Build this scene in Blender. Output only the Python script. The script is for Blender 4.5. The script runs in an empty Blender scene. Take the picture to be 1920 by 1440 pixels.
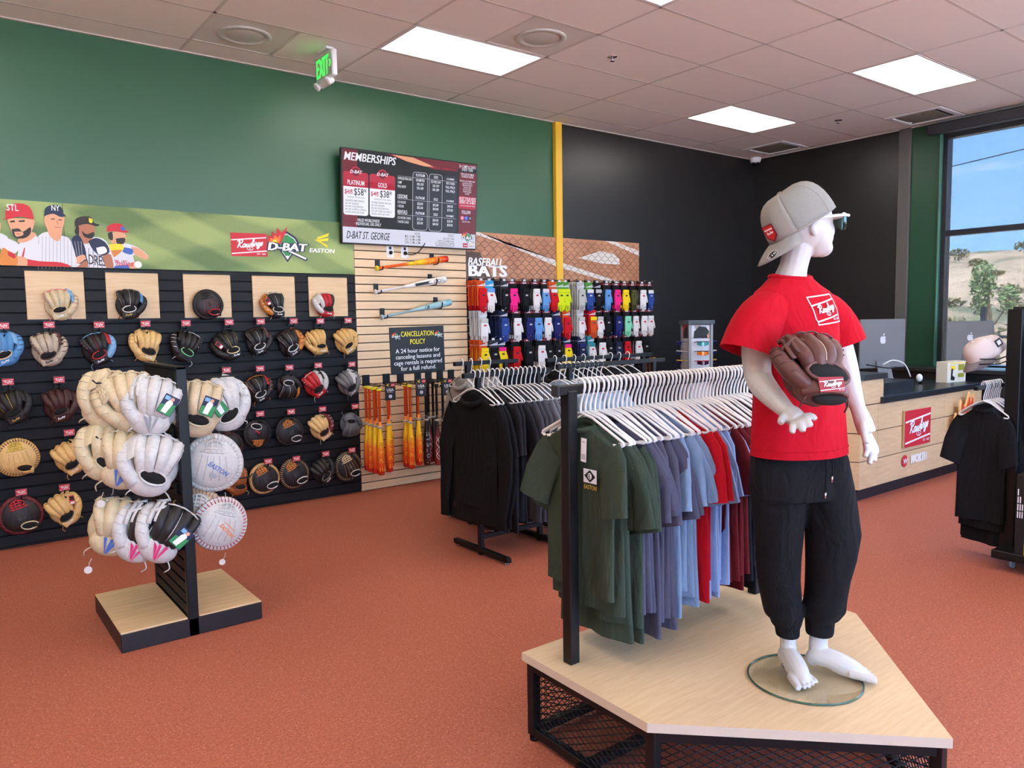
import bpy, bmesh, math, random
from math import sin, cos, pi, radians, atan2, sqrt
from mathutils import Vector, Matrix, Euler, noise

sc = bpy.context.scene
COL = sc.collection

# ------------------------------------------------------------------ camera
FPX = 1433.88
YAW, PITCH, ROLL = radians(52.4574), radians(-4.8056), radians(-0.9041)
CAM = Vector((-9.1393, -6.4129, 1.5643))
FWD = Vector((cos(YAW)*cos(PITCH), sin(YAW)*cos(PITCH), sin(PITCH)))
_r0 = Vector((sin(YAW), -cos(YAW), 0)); _u0 = _r0.cross(FWD)
RGT = _r0*cos(ROLL) + _u0*sin(ROLL); UPV = -_r0*sin(ROLL) + _u0*cos(ROLL)
cd = bpy.data.cameras.new('camera'); cam = bpy.data.objects.new('camera', cd); COL.objects.link(cam)
cd.sensor_fit = 'HORIZONTAL'; cd.sensor_width = 36.0; cd.lens = 36.0*FPX/1920.0
cd.clip_start = 0.05; cd.clip_end = 2000
rm = Matrix((RGT, UPV, -FWD)).transposed()
cam.matrix_world = Matrix.Translation(CAM) @ rm.to_4x4()
sc.camera = cam

# ------------------------------------------------------------------ view, sky, sun
sc.view_settings.view_transform = 'Standard'; sc.view_settings.look = 'None'
sc.view_settings.gamma = 1.0; sc.view_settings.use_curve_mapping = False
sc.view_settings.exposure = 0.0
LAMP = 10.0          # ceiling light panels
SKY = 17.5           # sky brightness
SUN = 62.0

def lin(c):
    o = []
    for v in c[:3]:
        v = v/255.0
        o.append(v/12.92 if v <= 0.04045 else ((v+0.055)/1.055)**2.4)
    return (o[0], o[1], o[2], 1.0)

world = bpy.data.worlds.new('sky'); sc.world = world; world.use_nodes = True
wn = world.node_tree; N = wn.nodes; L = wn.links
bg = N['Background']; bg.inputs['Strength'].default_value = SKY
tc = N.new('ShaderNodeTexCoord'); sx = N.new('ShaderNodeSeparateXYZ'); L.new(tc.outputs['Generated'], sx.inputs[0])
rp = N.new('ShaderNodeValToRGB'); L.new(sx.outputs['Z'], rp.inputs[0])
rp.color_ramp.elements[0].position = 0.0; rp.color_ramp.elements[0].color = lin((150, 190, 232))
rp.color_ramp.elements[1].position = 0.55; rp.color_ramp.elements[1].color = lin((70, 130, 215))
mp = N.new('ShaderNodeMapping'); mp.inputs['Scale'].default_value = (1.6, 1.6, 7.0); L.new(tc.outputs['Generated'], mp.inputs[0])
nz = N.new('ShaderNodeTexNoise'); nz.inputs['Scale'].default_value = 1.9; nz.inputs['Detail'].default_value = 7; nz.inputs['Roughness'].default_value = .55
L.new(mp.outputs[0], nz.inputs['Vector'])
cr = N.new('ShaderNodeValToRGB'); cr.color_ramp.elements[0].position = .54; cr.color_ramp.elements[1].position = .72
L.new(nz.outputs['Fac'], cr.inputs[0])
mx = N.new('ShaderNodeMix'); mx.data_type = 'RGBA'; L.new(cr.outputs[0], mx.inputs['Factor']); L.new(rp.outputs[0], mx.inputs['A'])
mx.inputs['B'].default_value = lin((238, 240, 244)); L.new(mx.outputs['Result'], bg.inputs['Color'])

sd = bpy.data.lights.new('sun', 'SUN'); sd.energy = SUN; sd.angle = radians(.6); sd.color = (1, .95, .86)
so = bpy.data.objects.new('sun', sd); COL.objects.link(so)
so.rotation_euler = Vector((.55, .35, -1.0)).to_track_quat('-Z', 'Y').to_euler()

# ------------------------------------------------------------------ helpers
def at_y(px, py, y):
    d = FWD + RGT*((px-960)/FPX) - UPV*((py-720)/FPX); t = (y-CAM.y)/d.y; return CAM + d*t
def at_x(px, py, x):
    d = FWD + RGT*((px-960)/FPX) - UPV*((py-720)/FPX); t = (x-CAM.x)/d.x; return CAM + d*t
def at_z(px, py, z):
    d = FWD + RGT*((px-960)/FPX) - UPV*((py-720)/FPX); t = (z-CAM.z)/d.z; return CAM + d*t

MATS = {}
def mat(name, rgb, rough=.6, metal=0., emit=0., grain=0., gscale=200., bump=0., coat=0., spec=None, stretch=None, var=0.):
    """solid colour with procedural grain (value noise), optional bump and emission"""
    if name in MATS: return MATS[name]
    m = bpy.data.materials.new(name); m.use_nodes = True; nt = m.node_tree; b = nt.nodes['Principled BSDF']
    c = lin(rgb); b.inputs['Base Color'].default_value = c; b.inputs['Roughness'].default_value = rough
    b.inputs['Metallic'].default_value = metal
    if spec is not None: b.inputs['Specular IOR Level'].default_value = spec
    if coat: b.inputs['Coat Weight'].default_value = coat; b.inputs['Coat Roughness'].default_value = .12
    if emit: b.inputs['Emission Color'].default_value = c; b.inputs['Emission Strength'].default_value = emit
    if grain or bump:
        t = nt.nodes.new('ShaderNodeTexCoord'); mm = nt.nodes.new('ShaderNodeMapping'); nt.links.new(t.outputs['Object'], mm.inputs[0])
        mm.inputs['Scale'].default_value = stretch or (1, 1, 1)
        n = nt.nodes.new('ShaderNodeTexNoise'); n.inputs['Scale'].default_value = gscale; n.inputs['Detail'].default_value = 4
        nt.links.new(mm.outputs[0], n.inputs['Vector'])
        if grain:
            r = nt.nodes.new('ShaderNodeMapRange'); r.inputs[1].default_value = .3; r.inputs[2].default_value = .7
            r.inputs[3].default_value = 1-grain; r.inputs[4].default_value = 1+grain*.6
            nt.links.new(n.outputs['Fac'], r.inputs[0])
            x = nt.nodes.new('ShaderNodeVectorMath'); x.operation = 'SCALE'; x.inputs[0].default_value = c[:3]
            nt.links.new(r.outputs[0], x.inputs['Scale']); nt.links.new(x.outputs[0], b.inputs['Base Color'])
        if bump:
            bp = nt.nodes.new('ShaderNodeBump'); bp.inputs['Strength'].default_value = bump; bp.inputs['Distance'].default_value = .002
            nt.links.new(n.outputs['Fac'], bp.inputs['Height']); nt.links.new(bp.outputs[0], b.inputs['Normal'])
    MATS[name] = m; return m

def flat(name, rgb, rough=.55, emit=0.): return mat(name, rgb, rough=rough, emit=emit)
def leather(name, rgb): return mat(name, rgb, rough=.5, grain=.12, gscale=60, bump=.12)
def cloth(name, rgb, grain=.1, crease=0.):
    m = mat(name, rgb, rough=.9, grain=grain, gscale=420, bump=.15, spec=.2)
    if crease and not m.get('creased'):
        m['creased'] = 1; t = m.node_tree; b = t.nodes['Principled BSDF']; old = b.inputs['Normal'].links[0].from_node; c = t.nodes.new('ShaderNodeTexCoord'); mp_ = t.nodes.new('ShaderNodeMapping'); mp_.inputs['Scale'].default_value = (1, 1, .45); t.links.new(c.outputs['Object'], mp_.inputs[0])
        n = t.nodes.new('ShaderNodeTexNoise'); n.inputs['Scale'].default_value = 11; n.inputs['Detail'].default_value = 3; n.inputs['Distortion'].default_value = 1.2; t.links.new(mp_.outputs[0], n.inputs['Vector'])
        bp = t.nodes.new('ShaderNodeBump'); bp.inputs['Strength'].default_value = crease; bp.inputs['Distance'].default_value = .03; t.links.new(n.outputs['Fac'], bp.inputs['Height']); t.links.new(old.outputs[0], bp.inputs['Normal']); t.links.new(bp.outputs[0], b.inputs['Normal'])
    return m

class MB:
    """collects verts / faces of one mesh"""
    def __init__(s): s.v = []; s.f = []; s.m = []; s.sm = []
    def add(s, v, f, mi=0, smooth=False):
        o = len(s.v); s.v += [tuple(q) for q in v]; s.f += [[i+o for i in q] for q in f]; s.m += [mi]*len(f); s.sm += [smooth]*len(f); return s
    def box(s, c, d, mi=0, R=None, bev=0.):
        x, y, z = d[0]/2, d[1]/2, d[2]/2; c = Vector(c)
        if bev:
            b = bev; v = []
            for a in (-1, 1):
                for e in (-1, 1):
                    for g in (-1, 1):
                        v += [(a*(x-b), e*(y-b), g*z), (a*(x-b), e*y, g*(z-b)), (a*x, e*(y-b), g*(z-b))]
            bm = bmesh.new(); [bm.verts.new(q) for q in v]; bmesh.ops.convex_hull(bm, input=bm.verts)
            bm.verts.index_update(); vv = [q.co.copy() for q in bm.verts]; ff = [[k.index for k in q.verts] for q in bm.faces]; bm.free()
        else:
            vv = [Vector((a*x, e*y, g*z)) for a in (-1, 1) for e in (-1, 1) for g in (-1, 1)]
            ff = [[0, 1, 3, 2], [4, 6, 7, 5], [0, 4, 5, 1], [2, 3, 7, 6], [0, 2, 6, 4], [1, 5, 7, 3]]
        if R is not None: vv = [R @ q for q in vv]
        return s.add([q+c for q in vv], ff, mi)
    def tube(s, pts, rad, n=10, mi=0, cap=True, closed=False, flat=1., up=None):
        pts = [Vector(p) for p in pts]; k = len(pts)
        if not isinstance(rad, (list, tuple)): rad = [rad]*k
        rings = []; nrm = None
        for i in range(k):
            a = pts[(i-1) % k] if closed else pts[max(i-1, 0)]; b = pts[(i+1) % k] if closed else pts[min(i+1, k-1)]
            t = (b-a).normalized()
            if nrm is None:
                nrm = Vector(up) if up is not None else (Vector((0, 0, 1)) if abs(t.z) < .9 else Vector((1, 0, 0)))
            nrm = (nrm - t*nrm.dot(t))
            if nrm.length < 1e-6: nrm = t.orthogonal()
            nrm.normalize(); bn = t.cross(nrm)
            rings.append([pts[i] + (nrm*cos(2*pi*j/n)*flat + bn*sin(2*pi*j/n))*rad[i] for j in range(n)])
        return s.loft(rings, mi, cap=cap, closed=closed)
    def loft(s, rings, mi=0, cap=True, closed=False, smooth=True):
        k = len(rings); n = len(rings[0]); v = [p for r in rings for p in r]; f = []
        for i in range(k if closed else k-1):
            a = i*n; b = ((i+1) % k)*n
            for j in range(n): f.append([a+j, a+(j+1) % n, b+(j+1) % n, b+j])
        s.add(v, f, mi, smooth)
        if cap and not closed:
            o = len(s.v)-len(v); s.f += [[o+j for j in range(n)][::-1], [o+(k-1)*n+j for j in range(n)]]; s.m += [mi, mi]; s.sm += [smooth, smooth]
        return s
    def cyl(s, c, r, h, n=16, mi=0, axis='z', r2=None):
        r2 = r if r2 is None else r2; c = Vector(c); R = {'z': Matrix.Identity(3), 'x': Matrix.Rotation(pi/2, 3, 'Y'), 'y': Matrix.Rotation(-pi/2, 3, 'X')}[axis]
        ring = lambda q, z: [c + R @ Vector((q*cos(2*pi*j/n), q*sin(2*pi*j/n), z)) for j in range(n)]
        o = len(s.f); s.loft([ring(r, -h/2), ring(r2, h/2)], mi); s.sm[-1] = s.sm[-2] = False; return s
    def lathe(s, prof, n=16, mi=0, o=(0, 0, 0), R=None):
        o = Vector(o); rings = []
        for r, z in prof:
            q = [Vector((r*cos(2*pi*j/n), r*sin(2*pi*j/n), z)) for j in range(n)]
            rings.append([o+(R @ p if R is not None else p) for p in q])
        return s.loft(rings, mi)
    def ell(s, c, r, n=14, k=8, mi=0, R=None):
        c = Vector(c); rings = []
        for i in range(k+1):
            a = -pi/2 + pi*(.04+.92*i/k); q = [Vector((r[0]*cos(a)*cos(2*pi*j/n), r[1]*cos(a)*sin(2*pi*j/n), r[2]*sin(a))) for j in range(n)]
            rings.append([c+(R @ p if R is not None else p) for p in q])
        return s.loft(rings, mi)
    def prism(s, poly, t, mi=0, M=None):
        """2-D outline in x,z extruded along y by t"""
        n = len(poly); M = M or Matrix.Identity(4)
        a = [M @ Vector((p[0], -t/2, p[1])) for p in poly]; b = [M @ Vector((p[0], t/2, p[1])) for p in poly]
        return s.add(a+b, [list(range(n)), list(range(n, 2*n))[::-1]] + [[i, i+n, (i+1) % n+n, (i+1) % n] for i in range(n)], mi)
    def plate(s, poly, z0, z1, mi=0):
        n = len(poly)
        return s.add([(p[0], p[1], z0) for p in poly]+[(p[0], p[1], z1) for p in poly],
                     [list(range(n))[::-1], list(range(n, 2*n))] + [[i, (i+1) % n, (i+1) % n+n, i+n] for i in range(n)], mi)
    def mesh(s, name, mats):
        me = bpy.data.meshes.new(name); me.from_pydata(s.v, [], s.f)
        for q in (mats if isinstance(mats, (list, tuple)) else [mats]): me.materials.append(q)
        me.polygons.foreach_set('material_index', s.m); me.polygons.foreach_set('use_smooth', s.sm)
        bm = bmesh.new(); bm.from_mesh(me); bmesh.ops.recalc_face_normals(bm, faces=bm.faces); bm.to_mesh(me); bm.free()
        me.update(); return me

def link(name, me, parent=None, loc=(0, 0, 0), rot=(0, 0, 0), scale=None):
    o = bpy.data.objects.new(name, me); COL.objects.link(o); o.parent = parent; o.location = loc; o.rotation_euler = rot
    if scale is not None: o.scale = (scale,)*3 if isinstance(scale, (int, float)) else scale
    return o
def obj(name, mb, mats, parent=None, loc=(0, 0, 0), rot=(0, 0, 0), scale=None): return link(name, mb.mesh(name, mats), parent, loc, rot, scale)
def tag(o, label=None, cat=None, group=None, kind=None):
    if label: o['label'] = label
    if cat: o['category'] = cat
    if group: o['group'] = group
    if kind: o['kind'] = kind
    return o
def thing(name, label, cat, loc=(0, 0, 0), rot=(0, 0, 0), group=None, scale=None):
    return tag(link(name, None, None, loc, rot, scale), label, cat, group)
def struct(o): o['kind'] = 'structure'; return o
ORD = 'first second third fourth fifth sixth seventh eighth ninth tenth eleventh twelfth'.split()
def dup(root, loc=None, rot=None, label=None, group=None, mats=None):
    """copy of a thing with its parts and sub-parts; mats swaps materials by name on the copies"""
    def cp(o, par):
        c = o.copy(); COL.objects.link(c); c.parent = par
        if mats and o.type == 'MESH':
            for i, sl in enumerate(c.material_slots):
                if sl.material and sl.material.name in mats: sl.link = 'OBJECT'; sl.material = mats[sl.material.name]
        for k in o.children: cp(k, c)
        return c
    r = cp(root, None)
    if loc is not None: r.location = loc
    if rot is not None: r.rotation_euler = rot
    if label: r['label'] = label
    if group: r['group'] = group
    return r

# ---- flat print: polygons, strokes and lettering laid on a plane (x right, z up, -y towards the viewer)
TXT = {}
def text2d(s, bold=0.):
    k = (s, bold)
    if k not in TXT:
        cu = bpy.data.curves.new('lettering', 'FONT'); cu.body = s; cu.size = 1; cu.offset = bold*.2; cu.resolution_u = 2; cu.fill_mode = 'FRONT'
        o = bpy.data.objects.new('lettering', cu); me = o.to_mesh()
        TXT[k] = ([(v.co.x, v.co.y) for v in me.vertices], [list(p.vertices) for p in me.polygons]); o.to_mesh_clear()
        bpy.data.objects.remove(o); bpy.data.curves.remove(cu)
    return TXT[k]
def smooth(p, k=4):
    out = []; n = len(p)
    for i in range(n-1):
        a, b, c, d = p[max(i-1, 0)], p[i], p[i+1], p[min(i+2, n-1)]
        for j in range(k):
            t = j/k
            out.append(tuple(.5*(2*b[q]+(c[q]-a[q])*t+(2*a[q]-5*b[q]+4*c[q]-d[q])*t*t+(3*b[q]-a[q]-3*c[q]+d[q])*t**3) for q in range(len(b))))
    return out+[tuple(p[-1])]
SCRIPT = [[(.3, 0), (.55, 2.1)], [(-.2, 1.8), (.4, 2.3), (1.2, 2.2), (1.35, 1.6), (.55, 1.1), (.9, .6), (1.35, .05), (1.7, .2)],
          [(2.5, .9), (2.0, .95), (1.75, .4), (2.0, 0), (2.4, .3), (2.55, .95), (2.5, .2), (2.7, 0), (2.95, .35)],
          [(2.95, .95), (2.95, .2), (3.2, 0), (3.45, .4), (3.5, .95), (3.5, .25), (3.75, 0), (4.05, .5), (4.05, 1.0), (4.3, .85)],
          [(4.3, .3), (4.75, 1.6), (4.7, 2.2), (4.5, 1.9), (4.5, .3), (4.7, 0), (4.95, .35)], [(4.95, .9), (4.95, .2), (5.1, 0), (5.35, .35)],
          [(4.95, 1.3), (5.1, 1.4)], [(5.35, .95), (5.35, 0)], [(5.35, .6), (5.65, 1), (5.9, .8), (5.9, .15), (6.1, 0), (6.3, .35)],
          [(6.85, .9), (6.45, .95), (6.3, .4), (6.55, .05), (6.8, .4), (6.9, .95), (6.85, -.4), (6.55, -.85), (6.2, -.6), (6.6, -.2), (7.2, .4)],
          [(7.2, .4), (7.5, 1.05), (7.6, .4), (7.4, -.02), (7.1, .1)]]
class Art:
    def __init__(s, step=.0006, dense=0.): s.b = MB(); s.mats = []; s.step = step; s.dense = dense
    def mi(s, m):
        if m not in s.mats: s.mats.append(m)
        return s.mats.index(m)
    def poly(s, p, m, ly=1): s.b.add([(q[0], -ly*s.step, q[1]) for q in p], [list(range(len(p)))], s.mi(m)); return s
    def rect(s, x0, z0, x1, z1, m, ly=1, sh=0.):
        if s.dense and x1-x0 > s.dense:
            n = int((x1-x0)/s.dense)+1
            for i in range(n): s.poly([(x0+(x1-x0)*i/n, z0), (x0+(x1-x0)*(i+1)/n, z0), (x0+(x1-x0)*(i+1)/n, z1), (x0+(x1-x0)*i/n, z1)], m, ly)
            return s
        return s.poly([(x0+sh*z0, z0), (x1+sh*z0, z0), (x1+sh*z1, z1), (x0+sh*z1, z1)], m, ly)
    def disc(s, x, z, r, m, ly=1, rz=None, n=20): return s.poly([(x+r*cos(2*pi*i/n), z+(rz or r)*sin(2*pi*i/n)) for i in range(n)], m, ly)
    def rrect(s, x0, z0, x1, z1, r, m, ly=1):
        p = []
        for cx, cz, a in ((x1-r, z1-r, 0), (x0+r, z1-r, 90), (x0+r, z0+r, 180), (x1-r, z0+r, 270)):
            p += [(cx+r*cos(radians(a+k*30)), cz+r*sin(radians(a+k*30))) for k in range(4)]
        return s.poly(p, m, ly)
    def line(s, p, w, m, ly=2, k=0, closed=False):
        if k: p = smooth(p, k)
        if closed: p = list(p)+[p[0]]
        if s.dense:
            o = []
            for a, b in zip(p, p[1:]):
                n = int(sqrt((a[0]-b[0])**2+(a[1]-b[1])**2)/s.dense)+1; o += [(a[0]+(b[0]-a[0])*i/n, a[1]+(b[1]-a[1])*i/n) for i in range(n)]
            p = o+[p[-1]]
        v = []; n = len(p)
        for i in range(n):
            a, b = p[max(i-1, 0)], p[min(i+1, n-1)]; dx, dz = b[0]-a[0], b[1]-a[1]; d = sqrt(dx*dx+dz*dz) or 1
            v += [(p[i][0]-dz/d*w/2, -(ly+i*.012)*s.step, p[i][1]+dx/d*w/2), (p[i][0]+dz/d*w/2, -(ly+i*.012)*s.step, p[i][1]-dx/d*w/2)]
        s.b.add(v, [[2*i, 2*i+1, 2*i+3, 2*i+2] for i in range(n-1)], s.mi(m)); return s
    def text(s, t, x, z, h, m, ly=3, bold=0., sh=0., w=None, xs=1., al='c', slope=0.):
        """h = cap height, w = fitted width, sh = shear, slope = baseline slope"""
        v, f = text2d(t, bold)
        if not v: return s
        x0 = min(q[0] for q in v); x1 = max(q[0] for q in v); H = .72
        k = h/H; kx = (w/(x1-x0)) if w else k*xs; W = (x1-x0)*kx
        ox = x - {'c': W/2, 'l': 0, 'r': W}[al]
        for e in ((-.5, 0, .5) if bold >= .03 else (-.35, .35) if bold > .008 else (0,)):
            d = e*bold*k*.9; s.b.add([(ox+d+(q[0]-x0)*kx+q[1]*k*sh, -(ly+e*.08)*s.step, z+q[1]*k+slope*((q[0]-x0)*kx-W/2)) for q in v], f, s.mi(m))
        return s
    def script(s, x, z, w, m, ly=3, slope=.12, pen=.34, k=4):
        u = w/8.2
        for si, st in enumerate(SCRIPT):
            p = [(x+(q[0]-3.8+q[1]*.3)*u, z+(q[1]-.7)*u+slope*(q[0]-3.8)*u) for q in st]
            s.line(p, pen*u, m, ly+si*.05, k if len(p) > 2 else 0)
        return s
    def obj(s, name, parent=None, loc=(0, 0, 0), rot=(0, 0, 0)): return obj(name, s.b, s.mats, parent, loc, rot)
    def mesh(s, name): return s.b.mesh(name, s.mats)

def logo_plate(a, w, h, red, white, ly=1, box=False, k=4, bg=True, est=True):
    """red plate with slanted bars, script word and ringed R"""
    if bg: a.rect(-w/2, -h/2, w/2, h/2, red, ly)
    t = h*.035
    for z0, z1 in ((.20, .34), (-.38, -.24)):
        a.line([(-w/2*.97, z0*h-t*.3), (w/2*.97, z1*h-t*.3)], t*1.4, white, ly+1)
    if box: a.line([(-w/2, -h/2), (w/2, -h/2), (w/2, h/2), (-w/2, h/2)], t*1.2, white, ly+1, closed=True)
    a.script(0, .02*h, w*.76, white, ly+2, k=k)
    c = [(w*.02+w*.085*cos(i*pi/6), -.16*h+h*.07*sin(i*pi/6)) for i in range(12)]
    a.line(c, t*.7, white, ly+2, closed=True); a.text('R', w*.02, -.2*h, h*.08, white, ly+2, .02, .2)
    if est: a.text('EST. 1887', w*.45, -.42*h, h*.07, white, ly+2, .02, al='r')

def dbat_logo(a, x, z, w, C, ly=1):
    u = w/2
    dia = [(-.62, .15), (-.45, .45), (0, .72), (.45, .45), (.62, .15), (0, -.75)]
    P = lambda q, f=1.: [(x+p[0]*u*f, z+p[1]*u*f) for p in q]
    a.poly(P(dia), C['navy'], ly); a.poly(P(dia, .84), C['white'], ly+1); a.poly(P(dia, .78), C['grn'], ly+2)
    a.poly(P([(-.95, .12), (-.9, .5), (-.75, .4), (-.7, .68), (-.52, .52), (-.45, .85), (-.25, .62), (.05, .92), (-.05, .6), (-.2, .35), (-.3, .1)]), C['red'], ly+3)
    a.poly(P([(-.85, .12), (-.78, .36), (-.66, .3), (-.58, .5), (-.42, .38), (-.3, .55), (-.32, .3), (-.4, .1)]), C['orange'], ly+4)
    a.poly(P([(-.76, .12), (-.66, .26), (-.5, .3), (-.48, .1)]), C['yel'], ly+5)
    a.poly(P([(-.35, .0), (.98, -.5), (1.0, -.62), (.88, -.66), (-.3, -.14)]), C['navy'], ly+3); a.poly(P([(-.3, -.02), (.95, -.52), (.9, -.6), (-.25, -.12)]), C['white'], ly+4)
    a.disc(x, z-.5*u, .07*u, C['white'], ly+4, n=10)
    for bd, m, l in ((.34, C['navy'], 6), (.09, C['white'], 7)):
        a.text('D-BAT', x, z-.2*u, .36*u, m, ly+l, bd, .22, w=1.85*u)

def easton_logo(a, x, z, w, m_mark, m_text, ly=2):
    u = w/2
    for p in ([(-.35, .62), (.62, 1.0), (.5, .74), (-.3, .5)], [(-.55, .45), (-.2, .5), (.55, .62), (.5, .42), (-.15, .34)], [(-.5, .38), (-.1, .26), (.45, -.1), (.45, .1), (-.1, .36)]):
        a.poly([(x+q[0]*u, z+q[1]*u) for q in p], m_mark, ly)
    a.text('EASTON', x, z-.45*u, .3*u, m_text, ly, .07, .2, w=1.9*u)

# ------------------------------------------------------------------ the room
H = 3.685
GX, GY, TX, TY = -7.4186, 0.3061, 1.2192, 0.6096
XW, YS = -14.0, -11.0
C = dict(white=flat('print_white', (240, 240, 238)), navy=flat('print_navy', (24, 34, 66)), grn=flat('print_green', (46, 140, 74)), red=flat('print_red', (200, 30, 44)),
         orange=flat('print_orange', (240, 120, 34)), yel=flat('print_yellow', (250, 214, 30)), black=flat('print_black', (16, 16, 18)), tan=flat('print_skin', (222, 160, 122)),
         skin2=flat('print_brown_skin', (178, 112, 80)), hair=flat('print_hair', (38, 26, 22)), grey=flat('print_grey', (150, 152, 156)), blue=flat('print_blue', (60, 100, 180)),
         lace=flat('print_orange_leather', (214, 130, 50)), pale=flat('print_pale', (222, 222, 226)), sky=flat('print_light_blue', (130, 180, 214)), pink=flat('print_pink', (222, 40, 110)))
black_m = mat('black_paint', (26, 26, 29), rough=.42)
blackmet = mat('black_metal', (15, 15, 16), rough=.42, spec=.3)
chrome = mat('chrome', (200, 200, 205), rough=.2, metal=1.)
whitepl = mat('white_plastic', (240, 240, 240), rough=.35)

def floor_mat():
    m = bpy.data.materials.new('speckled_rubber'); m.use_nodes = True; t = m.node_tree; b = t.nodes['Principled BSDF']
    tcn = t.nodes.new('ShaderNodeTexCoord'); prev = None
    base = t.nodes.new('ShaderNodeTexNoise'); base.inputs['Scale'].default_value = 90; base.inputs['Detail'].default_value = 5; t.links.new(tcn.outputs['Object'], base.inputs['Vector'])
    r0 = t.nodes.new('ShaderNodeValToRGB'); r0.color_ramp.elements[0].position = .3; r0.color_ramp.elements[0].color = lin((152, 80, 58)); r0.color_ramp.elements[1].position = .72; r0.color_ramp.elements[1].color = lin((182, 103, 79))
    t.links.new(base.outputs['Fac'], r0.inputs[0]); prev = r0.outputs[0]
    for scl, th, col in ((130, .10, (226, 172, 148)), (75, .075, (212, 142, 116)), (100, .10, (122, 56, 42))):
        v = t.nodes.new('ShaderNodeTexVoronoi'); v.inputs['Scale'].default_value = scl; t.links.new(tcn.outputs['Object'], v.inputs['Vector'])
        mt = t.nodes.new('ShaderNodeSeparateColor'); t.links.new(v.outputs['Color'], mt.inputs[0])
        a = t.nodes.new('ShaderNodeMath'); a.operation = 'GREATER_THAN'; a.inputs[1].default_value = .72; t.links.new(mt.outputs[0], a.inputs[0])
        l = t.nodes.new('ShaderNodeMath'); l.operation = 'LESS_THAN'; l.inputs[1].default_value = th*2.0; t.links.new(v.outputs['Distance'], l.inputs[0])
        k = t.nodes.new('ShaderNodeMath'); k.operation = 'MULTIPLY'; t.links.new(a.outputs[0], k.inputs[0]); t.links.new(l.outputs[0], k.inputs[1])
        x = t.nodes.new('ShaderNodeMix'); x.data_type = 'RGBA'; t.links.new(k.outputs[0], x.inputs['Factor']); t.links.new(prev, x.inputs['A']); x.inputs['B'].default_value = lin(col); prev = x.outputs['Result']
    t.links.new(prev, b.inputs['Base Color']); b.inputs['Roughness'].default_value = .62; b.inputs['Specular IOR Level'].default_value = .35
    bp = t.nodes.new('ShaderNodeBump'); bp.inputs['Strength'].default_value = .25; bp.inputs['Distance'].default_value = .003; t.links.new(base.outputs['Fac'], bp.inputs['Height']); t.links.new(bp.outputs[0], b.inputs['Normal'])
    return m
def wood_mat(name, rgb, rgb2, scale=(1.2, 14, 14), rough=.45):
    m = bpy.data.materials.new(name); m.use_nodes = True; t = m.node_tree; b = t.nodes['Principled BSDF']
    tcn = t.nodes.new('ShaderNodeTexCoord'); mp_ = t.nodes.new('ShaderNodeMapping'); mp_.inputs['Scale'].default_value = scale; t.links.new(tcn.outputs['Object'], mp_.inputs[0])
    n = t.nodes.new('ShaderNodeTexNoise'); n.inputs['Scale'].default_value = 3; n.inputs['Detail'].default_value = 8; n.inputs['Roughness'].default_value = .65; t.links.new(mp_.outputs[0], n.inputs['Vector'])
    r = t.nodes.new('ShaderNodeValToRGB'); r.color_ramp.elements[0].position = .3; r.color_ramp.elements[0].color = lin(rgb2); r.color_ramp.elements[1].position = .68; r.color_ramp.elements[1].color = lin(rgb)
    t.links.new(n.outputs['Fac'], r.inputs[0]); t.links.new(r.outputs[0], b.inputs['Base Color']); b.inputs['Roughness'].default_value = rough; MATS[name] = m
    return m
maple = wood_mat('maple_laminate', (226, 193, 150), (205, 168, 122))
maple_slat = wood_mat('maple_slat_laminate', (232, 200, 160), (218, 182, 140), rough=.4)
oak = wood_mat('oak_laminate', (222, 194, 156), (206, 176, 136), scale=(2.2, 26, 26))
edge_m = mat('pale_edge_band', (206, 188, 166), rough=.5)

fl = MB().box(((XW)/2, YS/2, -.05), (-XW+.4, -YS+.4, .1)); struct(obj('floor', fl, floor_mat()))
green = mat('green_satin_paint', (42, 90, 60), rough=.38, spec=.6, bump=.05, gscale=14)
dark = mat('charcoal_satin_paint', (29, 28, 29), rough=.38, spec=.6, bump=.05, gscale=14)
cream = mat('warm_white_paint', (236, 230, 220), rough=.7)
PX = -3.555
struct(obj('wall_left', MB().box(((XW+PX)/2, .1, H/2), (PX-XW, .2, H+.2)), green))
struct(obj('wall_center', MB().box((PX/2, .1, H/2), (-PX, .2, H+.2)), dark))
WY0, WY1, WZ0, WZ1 = -2.44, -10.4, .93, 3.56
struct(obj('wall_right', MB().box((.1, -1.0, H/2), (.2, 2.0, H+.2)), dark))
struct(obj('trim_1', MB().box((.08, -2.055, H/2), (.22, .135, H+.1), bev=.004), mat('grey_steel_column', (92, 90, 88), rough=.5)))
struct(obj('wall_right', MB().box((.1, -2.28, H/2), (.2, .32, H+.2)), mat('deep_green_satin_paint', (28, 74, 52), rough=.38)))
struct(obj('wall_right', MB().box((.1, (WY0+YS)/2, WZ0/2), (.2, WY0-YS, WZ0)).box((.1, (WY0+YS)/2, (WZ1+H+.1)/2), (.2, WY0-YS, H+.1-WZ1)).box((.1, (WY1+YS)/2, H/2), (.2, WY1-YS, H)), dark))
struct(obj('wall_near', MB().box((-12.6, YS-.1, H/2), (2.8, .2, H)).box((-1.0, YS-.1, H/2), (2.4, .2, H)).box((-6.6, YS-.1, 3.45), (9.4, .2, .5)).box((-6.6, YS-.1, .15), (9.4, .2, .3)), cream))
struct(obj('wall_west', MB().box((XW-.1, YS/2, H/2), (.2, -YS, H+.2)), cream))
tr = MB().box(((-3.603-3.512)/2, -.02, H/2), (.091, .06, H-.01), bev=.004); struct(obj('trim_2', tr, mat('yellow_paint', (236, 186, 48), rough=.4)))
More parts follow.
